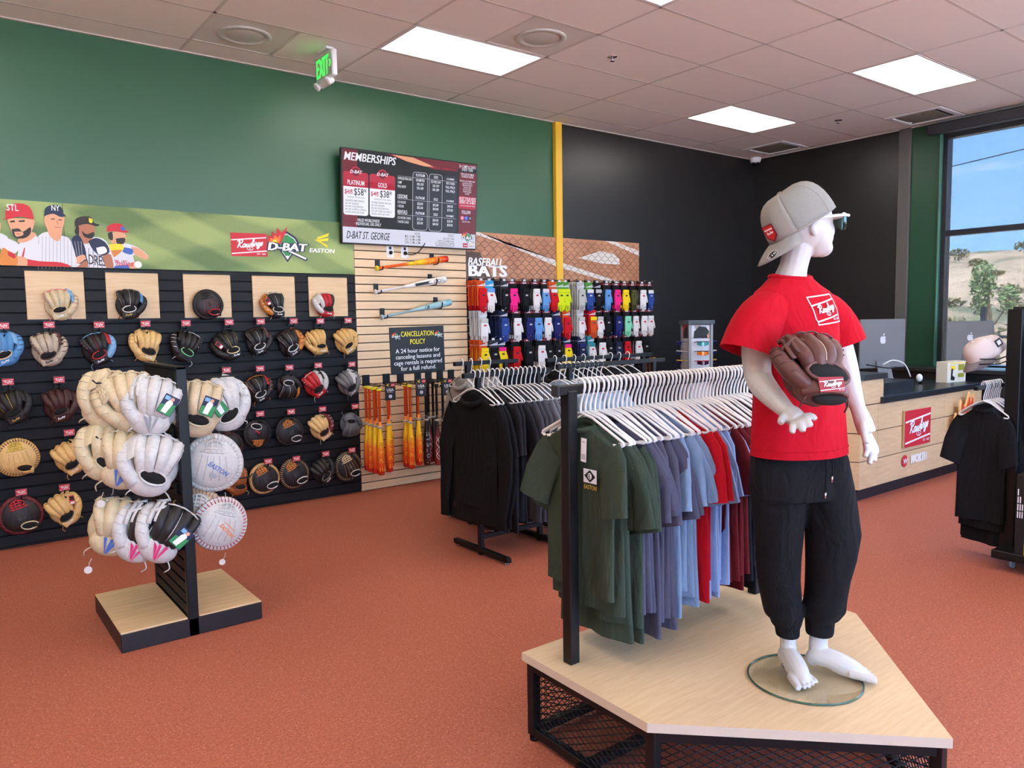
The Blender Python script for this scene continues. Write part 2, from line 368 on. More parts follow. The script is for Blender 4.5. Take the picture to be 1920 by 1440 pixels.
# windows
frame_m = mat('bronze_window_frame', (40, 42, 46), rough=.4)
def glass(name, tint, alpha):
    m = bpy.data.materials.new(name); m.use_nodes = True; t = m.node_tree; t.nodes.remove(t.nodes['Principled BSDF'])
    tr_ = t.nodes.new('ShaderNodeBsdfTransparent'); tr_.inputs[0].default_value = tint; g = t.nodes.new('ShaderNodeBsdfGlossy'); g.inputs['Roughness'].default_value = .03
    x = t.nodes.new('ShaderNodeMixShader'); fr = t.nodes.new('ShaderNodeFresnel'); fr.inputs[0].default_value = 1.3; mu = t.nodes.new('ShaderNodeMath'); mu.operation = 'MULTIPLY'; gq = t.nodes.new('ShaderNodeNewGeometry'); fm_ = t.nodes.new('ShaderNodeMath'); fm_.operation = 'MULTIPLY_ADD'; fm_.inputs[1].default_value = -alpha; fm_.inputs[2].default_value = alpha; t.links.new(gq.outputs['Backfacing'], fm_.inputs[0]); t.links.new(fm_.outputs[0], mu.inputs[1])
    t.links.new(fr.outputs[0], mu.inputs[0]); t.links.new(mu.outputs[0], x.inputs[0]); t.links.new(tr_.outputs[0], x.inputs[1]); t.links.new(g.outputs[0], x.inputs[2]); t.links.new(x.outputs[0], t.nodes['Material Output'].inputs[0])
    MATS[name] = m; return m
pane_m = glass('window_glass', (.86, .9, .9, 1), .5)
w1 = struct(link('window_1', None, None, (0, 0, 0)))
fm = MB(); ys = [WY0-.03]
while ys[-1] > WY1+.5: ys.append(max(ys[-1]-1.62, WY1+.03))
for y in ys: obj('frame', MB().box((.1, y, (WZ0+WZ1)/2), (.13, .06, WZ1-WZ0), bev=.004), frame_m, w1)
for z, h in ((WZ0+.03, .06), (2.455, .06), (WZ1-.03, .06)): obj('frame', MB().box((.1, (WY0+WY1)/2, z), (.11, WY0-WY1, h), bev=.004), frame_m, w1)
for a, b_ in zip(ys, ys[1:]):
    for z0, z1 in ((WZ0+.06, 2.425), (2.485, WZ1-.06)): obj('pane', MB().box((.1, (a+b_)/2, (z0+z1)/2), (.012, a-b_-.06, z1-z0)), pane_m, w1)
obj('sill', MB().box((-.02, (WY0+WY1)/2, WZ0-.015), (.2, WY0-WY1, .03), bev=.004), frame_m, w1)
w2 = struct(link('window_2', None))
for k in range(7): obj('frame', MB().box((-11.2+k*1.5, YS-.1, 1.75), (.06, .12, 2.9)), frame_m, w2)
for k in range(6): obj('pane', MB().box((-10.45+k*1.5, YS-.1, 1.75), (1.44, .012, 2.9)), pane_m, w2)
# solar roller shade and its cassette
shade_m = bpy.data.materials.new('solar_screen'); shade_m.use_nodes = True
_t = shade_m.node_tree; _p = _t.nodes['Principled BSDF']; _p.inputs['Base Color'].default_value = lin((70, 72, 76)); _p.inputs['Roughness'].default_value = .9
_x = _t.nodes.new('ShaderNodeMixShader'); _x.inputs[0].default_value = .45; _q = _t.nodes.new('ShaderNodeBsdfTransparent'); _q.inputs[0].default_value = (.56, .56, .56, 1)
_t.links.new(_q.outputs[0], _x.inputs[1]); _t.links.new(_p.outputs[0], _x.inputs[2]); _t.links.new(_x.outputs[0], _t.nodes['Material Output'].inputs[0])
rs = thing('roller_shade', 'dark cassette roller shade with sheer grey solar screen over the window', 'shade', (0, 0, 0))
obj('cassette', MB().box((-.07, (WY0+WY1)/2+.05, 3.595), (.12, WY0-WY1+.1, .11), bev=.012), mat('charcoal_cassette', (52, 54, 60), rough=.5), rs)
obj('screen', MB().box((.015, WY0-1.62, 2.27), (.002, 3.2, 2.55)), shade_m, rs)
obj('side_channel', MB().box((-.005, WY0-.01, 2.25), (.05, .022, 2.6), bev=.004), mat('pale_green_channel', (66, 120, 100), rough=.35), rs)

# ceiling: slab, tiles in a T-bar grid
ceil = struct(obj('ceiling', MB().box((XW/2, YS/2, H+.12), (-XW+.4, -YS+.4, .06)), cream))
tile_m = mat('mineral_tile', (246, 241, 234), rough=.95, grain=.04, gscale=260, bump=.1, spec=.1)
bar_m = mat('grid_bar', (214, 208, 200), rough=.6, spec=.2)
def tile_mesh(w, d): return MB().box((0, 0, 0), (w, d, .016), bev=.003).mesh('ceiling_tile', tile_m)
FULL = tile_mesh(TX-.014, TY-.014); HALF = tile_mesh(TX/2-.014, TY-.014)
LIGHTS = [(i, j) for i in (-2, 1, 4) for j in (2, 5, 8, 11, 14)] + [(-5, 2), (-5, 5), (-5, 8)]
for i in range(-5, 6):
    for j in range(1, 18):
        if (i, j) in LIGHTS or GX+i*TX < XW-.2: continue
        x, y = GX+(i+.5)*TX, GY-(j+.5)*TY
        if (i, j) == (0, 1): link('ceiling_tile', HALF, ceil, (x+TX/4, y, H+.006)); continue
        if (i, j) == (1, 3): link('ceiling_tile', HALF, ceil, (x-TX/4, y, H+.006)); continue
        if (i, j) in ((5, 1), (5, 4)): link('ceiling_tile', HALF, ceil, (x-TX/4, y, H+.006)); continue
        link('ceiling_tile', FULL, ceil, (x, y, H+.006))
    x = GX+(i+.5)*TX; y = GY-TY
    link('ceiling_tile', MB().box((0, 0, 0), (TX-.014, .28, .016), bev=.003).mesh('ceiling_tile', tile_m), ceil, (x, y+.15, H+.006))
for j in range(0, 18):
    y = GY-(j+.5)*TY
    if j == 0: y = -.15
    link('ceiling_tile', MB().box((0, 0, 0), (.09, (.28 if j == 0 else TY-.014), .016)).mesh('ceiling_tile', tile_m), ceil, (-.05, y, H+.006))
gb = MB()
for i in range(-5, 7): gb.box((GX+i*TX, YS/2, H), (.024, -YS, .006))
for j in range(1, 19): gb.box((XW/2, GY-j*TY, H), (-XW, .024, .006))
for i, j in ((0, 1), (1, 3), (5, 1), (5, 4)): gb.box((GX+(i+.5)*TX, GY-(j+.5)*TY, H), (.024, TY, .006))
tag(obj('grid_bars', gb, bar_m, ceil), kind='stuff')
wall_angle = MB().box((XW/2, -.012, H-.004), (-XW, .024, .01)).box((-.012, YS/2, H-.004), (.024, -YS, .01)); struct(obj('trim_3', wall_angle, bar_m))

# ceiling light panels
lens_m = bpy.data.materials.new('lit_diffuser'); lens_m.use_nodes = True
_e = lens_m.node_tree.nodes['Principled BSDF']; _e.inputs['Base Color'].default_value = (.9, .9, .9, 1); _e.inputs['Emission Color'].default_value = (1, .955, .89, 1); _e.inputs['Emission Strength'].default_value = LAMP
lf = MB()
for s in (-1, 1): lf.box((s*(TX/2-.022), 0, 0), (.02, TY-.03, .014)).box((0, s*(TY/2-.022), 0), (TX-.03, .02, .014))
lf_me = lf.mesh('frame', whitepl); ll_me = MB().box((0, 0, 0), (TX-.06, TY-.06, .006)).mesh('diffuser', lens_m)
LNAME = {(1, 2): 'long lit ceiling panel above the membership screen', (4, 2): 'lit ceiling panel nearest the corner camera', (4, 5): 'lit ceiling panel in front of the window wall vent', (1, 5): 'lit ceiling panel cut off by the top of the picture'}
for k, (i, j) in enumerate(LIGHTS):
    o = thing('ceiling_light', LNAME.get((i, j), 'lit ceiling panel out of view behind the camera'), 'light', (GX+(i+.5)*TX, GY-(j+.5)*TY, H+.002), group='lit ceiling panels')
    link('frame', lf_me, o); link('diffuser', ll_me, o, (0, 0, .002))
# loudspeakers
spk_m = mat('grey_perforated_panel', (226, 224, 217), rough=.6); spk2 = mat('grey_speaker_cone', (206, 204, 198), rough=.35)
for (i, j, h, lb) in ((0, 1, 0, 'round ceiling loudspeaker on square panel left of the exit sign'), (1, 3, 1, 'round ceiling loudspeaker beside the long lit panel')):
    x = GX+(i+.25+.5*h)*TX; o = thing('ceiling_speaker', lb, 'speaker', (x, GY-(j+.5)*TY, H))
    obj('panel', MB().box((0, 0, .006), (TX/2-.02, TY-.02, .012), bev=.003), spk_m, o)
    obj('grille', MB().lathe([(.19, .0), (.192, -.006), (.18, -.012), (.15, -.01), (.145, -.004), (.13, -.008), (.05, -.014), (.005, -.016)], 32), spk2, o)
# diffuser vents by the window wall
for (j, lb) in ((1, 'square ceiling air vent nearest the corner camera'), (4, 'square ceiling air vent above the window')):
    o = thing('ceiling_vent', lb, 'vent', (GX+(5.75)*TX, GY-(j+.5)*TY, H))
    f_ = MB(); s_ = TY/2-.012
    for sg in (-1, 1): f_.box((sg*(s_-.03), 0, -.004), (.06, 2*s_, .016), bev=.004).box((0, sg*(s_-.03), -.004), (2*s_-.12, .06, .016), bev=.004)
    obj('frame', f_, whitepl, o); obj('duct', MB().box((0, 0, .03), (2*s_-.1, 2*s_-.1, .02)), mat('dark_duct', (30, 28, 26)), o)
    obj('plate', MB().box((0, 0, -.004), (2*s_-.2, 2*s_-.2, .008), bev=.003), mat('vent_plate', (132, 126, 118), rough=.5), o)
for px, py, lb in ((1148, 106, 'chrome ceiling sprinkler between the long panel and the corner panel'), (1572, 225, 'chrome ceiling sprinkler nearest the corner vent')):
    p = at_z(px, py, H); o = thing('sprinkler', lb, 'sprinkler', p)
    obj('escutcheon', MB().lathe([(.042, 0), (.04, -.006), (.02, -.01)], 16), chrome, o); obj('nozzle', MB().cyl((0, 0, -.02), .008, .03, 8).cyl((0, 0, -.037), .02, .003, 10), chrome, o)
# dome camera in the corner
o = thing('dome_camera', 'white dome security camera in the ceiling corner', 'camera', (-.09, -.1, H))
obj('base', MB().lathe([(.075, 0), (.075, -.02), (.07, -.05), (.06, -.065)], 20), whitepl, o); obj('lens', MB().ell((0, 0, -.065), (.045, .045, .042)), mat('smoked_dome', (26, 26, 28), rough=.08), o)
# exit sign
o = thing('exit_sign', 'lit green EXIT sign hanging from the ceiling by the green wall', 'sign', (-6.51, -.68, H), (0, 0, radians(-90)))
obj('canopy', MB().box((0, 0, -.01), (.16, .07, .02), bev=.004), whitepl, o); obj('housing', MB().box((0, 0, -.135), (.31, .045, .2), bev=.008), whitepl, o)
face = Art(.001); gl = mat('lit_green', (30, 235, 60), emit=3.2)
face.rect(-.145, -.225, .145, -.045, mat('clear_face', (190, 210, 190), rough=.25)); face.text('EXIT', -.015, -.205, .145, gl, 2, .015, w=.22)
face.line([(.11, -.16), (.13, -.135), (.11, -.11)], .012, gl, 2); face.obj('face', o, (0, -.023, 0))
obj('lamp_bar', MB().box((0, 0, -.255), (.2, .05, .05), bev=.015), whitepl, o)
for s in (-1, 1): obj('lamp_head', MB().lathe([(.012, 0), (.03, -.012), (.034, -.03), (.026, -.036), (.004, -.037)], 14, o=(s*.1, -.02, -.255), R=Matrix.Rotation(radians(-50), 3, 'X')), whitepl, o)

# ------------------------------------------------------------------ slat walls and banners on the long wall
slat_black = mat('black_slat_laminate', (21, 21, 24), rough=.55, spec=.25); groove = mat('groove_black', (8, 8, 9), rough=.8)
def slatwall(label, x0, x1, z1, pitch, gap, m, nx=1):
    o = thing('slatwall', label, 'slatwall', ((x0+x1)/2, -.003, 0)); w = x1-x0
    obj('backing', MB().box((0, -.006, z1/2), (w, .012, z1)), groove, o)
    k = 0; z = z1; cache = {}
    while z > .01:
        zb = max(z-pitch, 0); h = z-zb-gap
        if h > .01:
            key = round(h, 3)
            if key not in cache: cache[key] = MB().box((0, 0, 0), (w/nx-.001, .016, h), bev=.002).mesh('slat', m)
            for q in range(nx): link('slat', cache[key], o, (-w/2+w/nx*(q+.5), -.02, zb+gap/2+h/2))
        z = zb
    return o
SW0 = -9.62
slatwall('black slatwall carrying the rows of fielding gloves', SW0, -6.005, 1.994, .0823, .009, slat_black)
slatwall('maple slatwall with dark grooves behind the bats and policy sign', -6.005, -4.79, 2.44, .0762, .0085, maple_slat)
slatwall('black slatwall behind the batting glove packs', -4.79, -2.287, 1.97, .0762, .009, slat_black)

def grass_mat():
    m = bpy.data.materials.new('printed_grass'); m.use_nodes = True; t = m.node_tree; b = t.nodes['Principled BSDF']; b.inputs['Roughness'].default_value = .5
    tcn = t.nodes.new('ShaderNodeTexCoord'); cols = []
    fac = None
    for ang, sc_, lo, hi in ((17, (.62, 5.2, 1), .25, .75), (-24, (.9, 3.2, 1), .3, .7)):
        mpn = t.nodes.new('ShaderNodeMapping'); mpn.inputs['Rotation'].default_value = (pi/2, 0, 0); t.links.new(tcn.outputs['Object'], mpn.inputs[0])
        m2 = t.nodes.new('ShaderNodeMapping'); m2.inputs['Rotation'].default_value = (0, 0, radians(ang)); t.links.new(mpn.outputs[0], m2.inputs[0])
        w = t.nodes.new('ShaderNodeTexWave'); w.inputs['Scale'].default_value = sc_[0]; w.inputs['Distortion'].default_value = 2.2; w.bands_direction = 'Y'; t.links.new(m2.outputs[0], w.inputs['Vector'])
        r = t.nodes.new('ShaderNodeMapRange'); r.inputs[1].default_value = lo; r.inputs[2].default_value = hi; t.links.new(w.outputs['Fac'], r.inputs[0])
        if fac is None: fac = r.outputs[0]
        else:
            a = t.nodes.new('ShaderNodeMath'); a.operation = 'ADD'; t.links.new(fac, a.inputs[0]); t.links.new(r.outputs[0], a.inputs[1]); d = t.nodes.new('ShaderNodeMath'); d.operation = 'MULTIPLY'; d.inputs[1].default_value = .5; t.links.new(a.outputs[0], d.inputs[0]); fac = d.outputs[0]
    n = t.nodes.new('ShaderNodeTexNoise'); n.inputs['Scale'].default_value = 170; n.inputs['Detail'].default_value = 3; t.links.new(tcn.outputs['Object'], n.inputs['Vector'])
    a = t.nodes.new('ShaderNodeMath'); a.operation = 'MULTIPLY_ADD'; a.inputs[1].default_value = .5; a.inputs[2].default_value = -.25; t.links.new(n.outputs['Fac'], a.inputs[0])
    s = t.nodes.new('ShaderNodeMath'); s.operation = 'ADD'; t.links.new(fac, s.inputs[0]); t.links.new(a.outputs[0], s.inputs[1])
    r = t.nodes.new('ShaderNodeValToRGB'); r.color_ramp.elements[0].color = lin((92, 118, 62)); r.color_ramp.elements[1].color = lin((156, 172, 100)); t.links.new(s.outputs[0], r.inputs[0]); t.links.new(r.outputs[0], b.inputs['Base Color'])
    return m
def dirt_mat():
    m = bpy.data.materials.new('printed_infield_dirt'); m.use_nodes = True; t = m.node_tree; b = t.nodes['Principled BSDF']; b.inputs['Roughness'].default_value = .5
    tcn = t.nodes.new('ShaderNodeTexCoord'); n = t.nodes.new('ShaderNodeTexNoise'); n.inputs['Scale'].default_value = 4; n.inputs['Detail'].default_value = 9; n.inputs['Roughness'].default_value = .7; t.links.new(tcn.outputs['Object'], n.inputs['Vector'])
    r = t.nodes.new('ShaderNodeValToRGB'); r.color_ramp.elements[0].position = .3; r.color_ramp.elements[0].color = lin((160, 100, 70)); r.color_ramp.elements[1].position = .7; r.color_ramp.elements[1].color = lin((206, 150, 112)); t.links.new(n.outputs['Fac'], r.inputs[0]); t.links.new(r.outputs[0], b.inputs['Base Color'])
    return m
gz0, gz1 = 1.994, 2.45
ban = thing('grass_banner', 'wide printed outfield grass banner with ballplayers and sports logos above the gloves', 'banner', (0, -.002, 0))
gm = grass_mat()
for x0, x1 in ((SW0, -8.28), (-8.28, -6.005)): obj('panel', MB().box(((x0+x1)/2, -.014, (gz0+gz1)/2), (x1-x0-.002, .026, gz1-gz0), bev=.001), gm, ban)
def PW(pts, y=-.027):
    o = []
    for cx, cy in pts:
        p = at_y(cx/4, 360+cy/4, y); o.append((p.x, p.z))
    return o
art = Art(.0005)
def blob(pts, m, ly, k=3):
    q = smooth(list(pts)+[pts[0]], k)[:-1] if k else pts
    q = PW(q); zmin = gz0+.001; q = [(a, max(b_, zmin)) for a, b_ in q]; art.poly(q, m, ly)
jer = C['pale']
# five printed ballplayers, back to front
blob([(1010, 590), (880, 590), (830, 480), (860, 400), (940, 385), (1040, 420), (1110, 480), (1090, 505), (1000, 470), (1010, 530)], jer, 1); blob([(985, 410), (1045, 425), (1110, 485), (1085, 508), (1000, 460)], C['tan'], 2)
blob([(930, 415), (995, 430), (985, 470), (920, 450)], C['blue'], 3); blob([(830, 560), (970, 545), (975, 585), (860, 590)], C['blue'], 3); blob([(960, 545), (1030, 520), (1050, 560), (985, 585)], C['tan'], 4); art.disc(*PW([(1035, 545)])[0], .026, C['white'], 5)
blob([(820, 330), (860, 300), (935, 310), (940, 380), (895, 395), (840, 385)], C['tan'], 2); blob([(868, 350), (935, 345), (930, 385), (880, 392)], C['hair'], 3); blob([(808, 310), (840, 300), (845, 360), (815, 350)], C['hair'], 3)
blob([(800, 300), (805, 260), (850, 236), (910, 242), (940, 285), (970, 300), (930, 306), (860, 295)], C['red'], 4); blob([(905, 262), (930, 265), (935, 290), (905, 285)], C['blue'], 5); blob([(815, 395), (905, 390), (925, 430), (840, 490), (815, 440)], C['yel'], 5); blob([(825, 440), (915, 435), (870, 480), (835, 490)], C['lace'], 6)
art.text('Phillies', PW([(918, 545)])[0][0], PW([(918, 555)])[0][1], .045, C['red'], 6, .02, .3, w=PW([(995, 545)])[0][0]-PW([(842, 545)])[0][0])
blob([(560, 590), (520, 470), (545, 360), (640, 340), (770, 350), (830, 440), (850, 590)], jer, 7)
for k in range(6): art.line(PW([(600+k*32, 420), (605+k*32, 588)]), .003, C['navy'], 8)
art.text('PADRES', PW([(695, 530)])[0][0], PW([(695, 545)])[0][1], .075, C['hair'], 8, .02, w=PW([(770, 500)])[0][0]-PW([(580, 500)])[0][0], slope=-.12)
blob([(590, 300), (640, 290), (690, 310), (680, 370), (640, 390), (605, 360)], C['skin2'], 8); blob([(570, 260), (620, 235), (700, 250), (705, 310), (690, 345), (640, 340), (590, 310)], C['skin2'], 9); blob([(610, 290), (650, 318), (700, 300), (705, 330), (680, 350), (630, 335)], C['hair'], 10)
blob([(558, 300), (572, 250), (590, 260), (590, 320), (570, 320)], C['hair'], 10); blob([(560, 260), (565, 205), (620, 183), (680, 190), (705, 232), (745, 245), (720, 258), (650, 240)], C['hair'], 11); blob([(665, 195), (690, 205), (690, 232), (668, 228)], C['yel'], 12)
blob([(520, 400), (545, 340), (590, 325), (630, 400), (645, 490), (600, 540), (540, 500)], C['navy'], 12); blob([(660, 370), (720, 345), (790, 380), (820, 450), (760, 480), (700, 440)], C['navy'], 12); blob([(545, 500), (620, 470), (640, 500), (580, 540)], C['tan'], 13); blob([(720, 420), (780, 410), (800, 450), (740, 470)], C['white'], 13)
for k in range(4): art.line(PW([(535+k*24, 370), (560+k*18, 480)]), .004, C['grey'], 13)
blob([(560, 580), (640, 515), (660, 560), (640, 590)], C['skin2'], 13); blob([(770, 480), (830, 470), (850, 590), (800, 590)], C['skin2'], 13)
blob([(270, 580), (250, 400), (300, 320), (370, 300), (470, 330), (530, 370), (560, 580)], jer, 14)
for k in range(10): art.line(PW([(290+k*27, 335), (285+k*28, 575)]), .0025, C['grey'], 15)
blob([(345, 250), (370, 240), (455, 260), (460, 330), (430, 370), (370, 330)], C['tan'], 15); blob([(330, 200), (360, 160), (470, 170), (480, 220), (465, 280), (420, 310), (365, 290), (335, 240)], C['tan'], 16)
blob([(330, 185), (335, 130), (370, 103), (430, 100), (468, 130), (475, 165), (492, 182), (450, 188), (400, 165), (350, 175)], C['navy'], 17); art.text('NY', PW([(415, 130)])[0][0], PW([(415, 142)])[0][1], .04, C['white'], 18, .02, w=.05)
for a, b_ in (((380, 205), (410, 202)), ((435, 210), (462, 212))): art.line(PW([a, b_]), .006, C['hair'], 17)
art.line(PW([(408, 265), (455, 268)]), .005, C['skin2'], 17); art.line(PW([(425, 215), (432, 245)]), .004, C['skin2'], 17)
blob([(60, 575), (130, 480), (140, 390), (210, 360), (270, 320), (290, 580)], jer, 18); blob([(185, 500), (300, 520), (460, 530), (530, 575), (190, 577)], C['red'], 20); blob([(160, 490), (180, 420), (186, 430), (172, 500)], C['red'], 19)
blob([(130, 380), (150, 330), (230, 300), (270, 325), (200, 375)], C['tan'], 19); blob([(60, 230), (70, 200), (240, 205), (255, 240), (230, 310), (190, 345), (130, 350), (95, 320)], C['tan'], 20)
blob([(85, 280), (140, 275), (170, 300), (225, 265), (228, 310), (190, 345), (130, 350), (98, 325)], C['hair'], 21); blob([(105, 300), (165, 300), (170, 325), (120, 335)], C['tan'], 22); art.line(PW([(118, 315), (155, 318)]), .006, C['skin2'], 23)
for a, b_ in (((75, 225), (110, 220)), ((140, 222), (185, 218))): art.line(PW([a, b_]), .011, C['hair'], 22)
blob([(40, 200), (45, 130), (90, 92), (170, 90), (225, 120), (250, 190), (240, 205), (150, 185), (60, 205), (10, 205)], C['red'], 23); art.text('STL', PW([(92, 120)])[0][0], PW([(92, 142)])[0][1], .045, C['white'], 24, .02, w=.07)
blob([(0, 330), (60, 350), (130, 385), (135, 440), (60, 480), (0, 420)], jer, 22); blob([(120, 480), (200, 500), (190, 575), (100, 575)], C['tan'], 23); blob([(0, 480), (20, 420), (60, 440), (125, 480), (120, 560), (30, 575), (0, 540)], C['lace'], 24); blob([(62, 445), (112, 470), (108, 500), (60, 475)], C['red'], 25)
blob([(-40, 320), (0, 310), (60, 350), (-20, 420), (-60, 420)], jer, 21); blob([(-60, 230), (-5, 225), (5, 260), (-10, 320), (-60, 330)], C['tan'], 21)
ban_print = art
p0 = at_y(467, 459, -.027); la = Art(.0005); logo_plate(la, .3, .19, C['red'], C['white'], 1, k=3); la.obj('logo', ban, (p0.x, -.0275, p0.z), (0, radians(-1), 0))
p0 = at_y(538, 462, -.027); la = Art(.0005); dbat_logo(la, 0, 0, .36, C); la.obj('logo', ban, (p0.x, -.0275, p0.z))
p0 = at_y(603, 462, -.027); la = Art(.0005); easton_logo(la, 0, 0, .24, C['yel'], C['white']); la.obj('logo', ban, (p0.x, -.0275, p0.z))
tag(art.obj('player_print', ban, (0, -.0275, 0)), kind='stuff')

dm = dirt_mat()
mur = thing('dirt_banner', 'printed infield dirt banner with chain link and BASEBALL BATS lettering', 'banner', (0, -.004, 0))
for x0, x1 in ((-4.79, -3.575), (-3.512, -2.285)):
    obj('panel', MB().box(((x0+x1)/2, -.012, 2.21), (x1-x0-.002, .024, .48), bev=.001), dm, mur)
ma = Art(.0005); chalk = mat('printed_chalk', (226, 216, 206), rough=.5, grain=.1, gscale=60)
def clipline(p, w, m, ly): ma.line(p, w, m, ly)
ma.poly([(-4.79, 2.449), (-4.62, 2.449), (-3.575, 2.13), (-3.575, 2.20), (-4.4, 2.449), (-4.5, 2.449)][:4], chalk, 1)
ma.poly([(-3.512, 2.18), (-3.512, 2.12), (-2.75, 1.972), (-2.56, 1.972)], chalk, 1); ma.poly([(-3.12, 2.449), (-2.85, 2.449), (-2.286, 2.30), (-2.286, 2.36), (-2.7, 2.449)], chalk, 1)
ma.poly([(-3.27, 2.24), (-2.93, 2.33), (-2.72, 2.31), (-2.62, 2.25), (-2.62, 2.185), (-2.9, 2.19)], chalk, 1)
wire = flat('printed_wire', (62, 54, 50))
for x0, x1 in ((-4.79, -3.575), (-3.512, -2.286)):
    cw, ch = .105, .088; n = int((x1-x0)/cw)+1
    for c in range(n*2+1):
        pts = []; z = 1.972; k = 0
        while z < 2.4495:
            xx = x0+c*cw/2+(cw/4-.004 if (k//2+c) % 2 else -cw/4+.004); pts.append((min(max(xx, x0+.002), x1-.002), z)); z += (ch*.2 if k % 2 == 0 else ch*.3); k += 1
        if x0+c*cw/2 < x1: ma.line(pts, .0045, wire, 2)
ma.poly([(-4.789, 1.972), (-4.45, 1.972), (-4.62, 2.25), (-4.789, 2.25)], mat('printed_shade_brown', (92, 72, 62)), 1)
pa, pb = at_y(877, 488, -.025), at_y(942, 488, -.025); ma.text('BASEBALL', pa.x, pa.z-.05, .082, C['white'], 4, .05, .2, w=pb.x-pa.x, al='l')
pa, pb = at_y(879, 516, -.025), at_y(950, 516, -.025); ma.text('BATS', pa.x, pa.z-.005, .115, C['white'], 4, .10, 0, w=pb.x-pa.x, al='l')
tag(ma.obj('printed_scene', mur, (0, -.0245, 0)), kind='stuff')

# maple backing plaques under the five top gloves
PLQ = [(-8.542, -8.176), (-8.033, -7.668), (-7.486, -7.12), (-6.943, -6.578), (-6.454, -6.09)]
for k, (x0, x1) in enumerate(PLQ):
    o = thing('display_plaque', 'maple plaque with black top rail behind the ' + ['cream and blue glove', 'black and white piped glove', 'black red trimmed first base mitt', 'tan and black glove', 'red and white glove'][k], 'plaque', ((x0+x1)/2, -.036, 1.79))
    obj('board', MB().box((0, 0, 0), (x1-x0, .014, .345), bev=.003), maple, o); obj('rail', MB().box((0, .002, .178), (x1-x0+.01, .02, .012)), blackmet, o); obj('rail', MB().box((0, .002, -.176), (x1-x0+.006, .018, .01)), blackmet, o)

# ------------------------------------------------------------------ membership screen
SC = {k: mat('lit_'+k, c, rough=.3, emit=e, spec=.3) for k, c, e in (('white', (236, 236, 248), .72), ('black', (18, 16, 20), .5), ('red', (196, 36, 64), .6), ('maroon', (112, 16, 34), .7), ('slate', (40, 42, 54), .6), ('ink', (24, 24, 30), .2),
      ('lav', (206, 206, 222), .8), ('peach', (226, 160, 120), .7), ('blue', (40, 90, 220), .8), ('pink', (236, 120, 150), .8), ('line', (190, 190, 200), .8), ('grn', (30, 150, 90), .8), ('orange', (240, 130, 50), .8), ('yel', (250, 210, 60), .8))}
for q in SC.values():
    b = q.node_tree.nodes['Principled BSDF']; c_ = b.inputs['Base Color'].default_value; b.inputs['Base Color'].default_value = (c_[0]*.25, c_[1]*.25, c_[2]*.25, 1)
tvz, tvh, tvw = 2.675, .83, 1.43
tv = thing('wall_screen', 'lit membership price screen mounted tilted on the green wall', 'screen', (-5.43, -.115, tvz), (radians(4), 0, radians(-1.2)))
obj('housing', MB().box((0, .02, 0), (tvw, .04, tvh), bev=.006), mat('screen_housing', (14, 14, 16), rough=.3), tv)
obj('mount', MB().box((0, .07, 0), (.5, .06, .3)), blackmet, tv)
A_ = Art(.0004); W2, H2 = tvw/2-.012, tvh/2-.012
U = lambda u: -W2+2*W2*u
V = lambda v: H2-2*H2*v
A_.rect(-W2, -H2, W2, H2, SC['black'], 1)
A_.rect(U(0), V(.84), U(.10), V(0), SC['maroon'], 2); A_.rect(U(.86), V(.84), U(1), V(.1), SC['maroon'], 2)
A_.poly([(U(.3), V(0)), (U(1), V(0)), (U(1), V(.03)), (U(.75), V(.10)), (U(.55), V(.085)), (U(.42), V(.045))], SC['maroon'], 2)
A_.poly([(U(.34), V(0)), (U(.5), V(0.005)), (U(.62), V(.06)), (U(.66), V(.085)), (U(.58), V(.085)), (U(.45), V(.055))], SC['peach'], 3)
A_.rect(U(0), V(1), U(1), V(.83), SC['lav'], 3)
A_.text('MEMBERSHIPS', U(.01), V(.115), .072, SC['white'], 4, .03, .18, w=.5, al='l')
A_.text('RULES & CONDITIONS', U(.84), V(.105), .022, SC['red'], 4, .01, 0, w=.3, al='r')
for x0, x1, n, old, new, it in ((.005, .175, 'PLATINUM', '$68', '$58*', ['UNLIMITED FREE SWINGS', '50% OFF LESSONS', '50% OFF CAGE RENTALS', '30% OFF CAMPS & CLINICS', '15% PRO SHOP DISCOUNT']),
                                (.185, .365, 'GOLD', '$48', '$38*', ['275 FREE SWINGS PER DAY', '25% OFF LESSONS', '20% OFF CAGE RENTALS', '20% OFF CAMPS & CLINICS', '10% PRO SHOP DISCOUNT'])):
    A_.rrect(U(x0), V(.70), U(x1), V(.235), .022, SC['white'], 4); A_.rrect(U(x0), V(.39), U(x1), V(.235), .022, SC['red'], 5); A_.rect(U(x0), V(.395), U(x1), V(.33), SC['red'], 5)
    cx = U((x0+x1)/2); A_.disc(cx, V(.235), .048, SC['red'], 6); A_.disc(cx, V(.235), .036, SC['maroon'], 7); A_.text('D-BAT', cx, V(.25), .028, SC['white'], 8, .04, .2)
    A_.text(n, cx, V(.375), .042, SC['white'], 6, .02, w=.16 if n == 'PLATINUM' else .09)
    A_.text(old, U(x0+.008), V(.475), .042, SC['red'], 6, .01, w=.075, al='l'); A_.line([(U(x0+.006), V(.465)), (U(x0+.062), V(.43))], .004, SC['red'], 7)
    A_.text(new, U(x0+.072), V(.482), .062, SC['ink'], 6, .015, w=.12, al='l'); A_.text('*INTRODUCTORY PRICE', cx, V(.515), .011, SC['ink'], 6)
    for q, tx in enumerate(it): A_.text(tx, U(x0+.01), V(.555+q*.031), .016, SC['ink'], 6, .003, w=len(tx)*.0088, al='l')
A_.text('\u00b7 VALID WORLDWIDE', U(.09), V(.765), .028, SC['white'], 4, .015, .1, w=.23, al='l'); A_.text('\u00b7 INDIVIDUAL USE ONLY', U(.08), V(.805), .028, SC['white'], 4, .015, .1, w=.26, al='l')
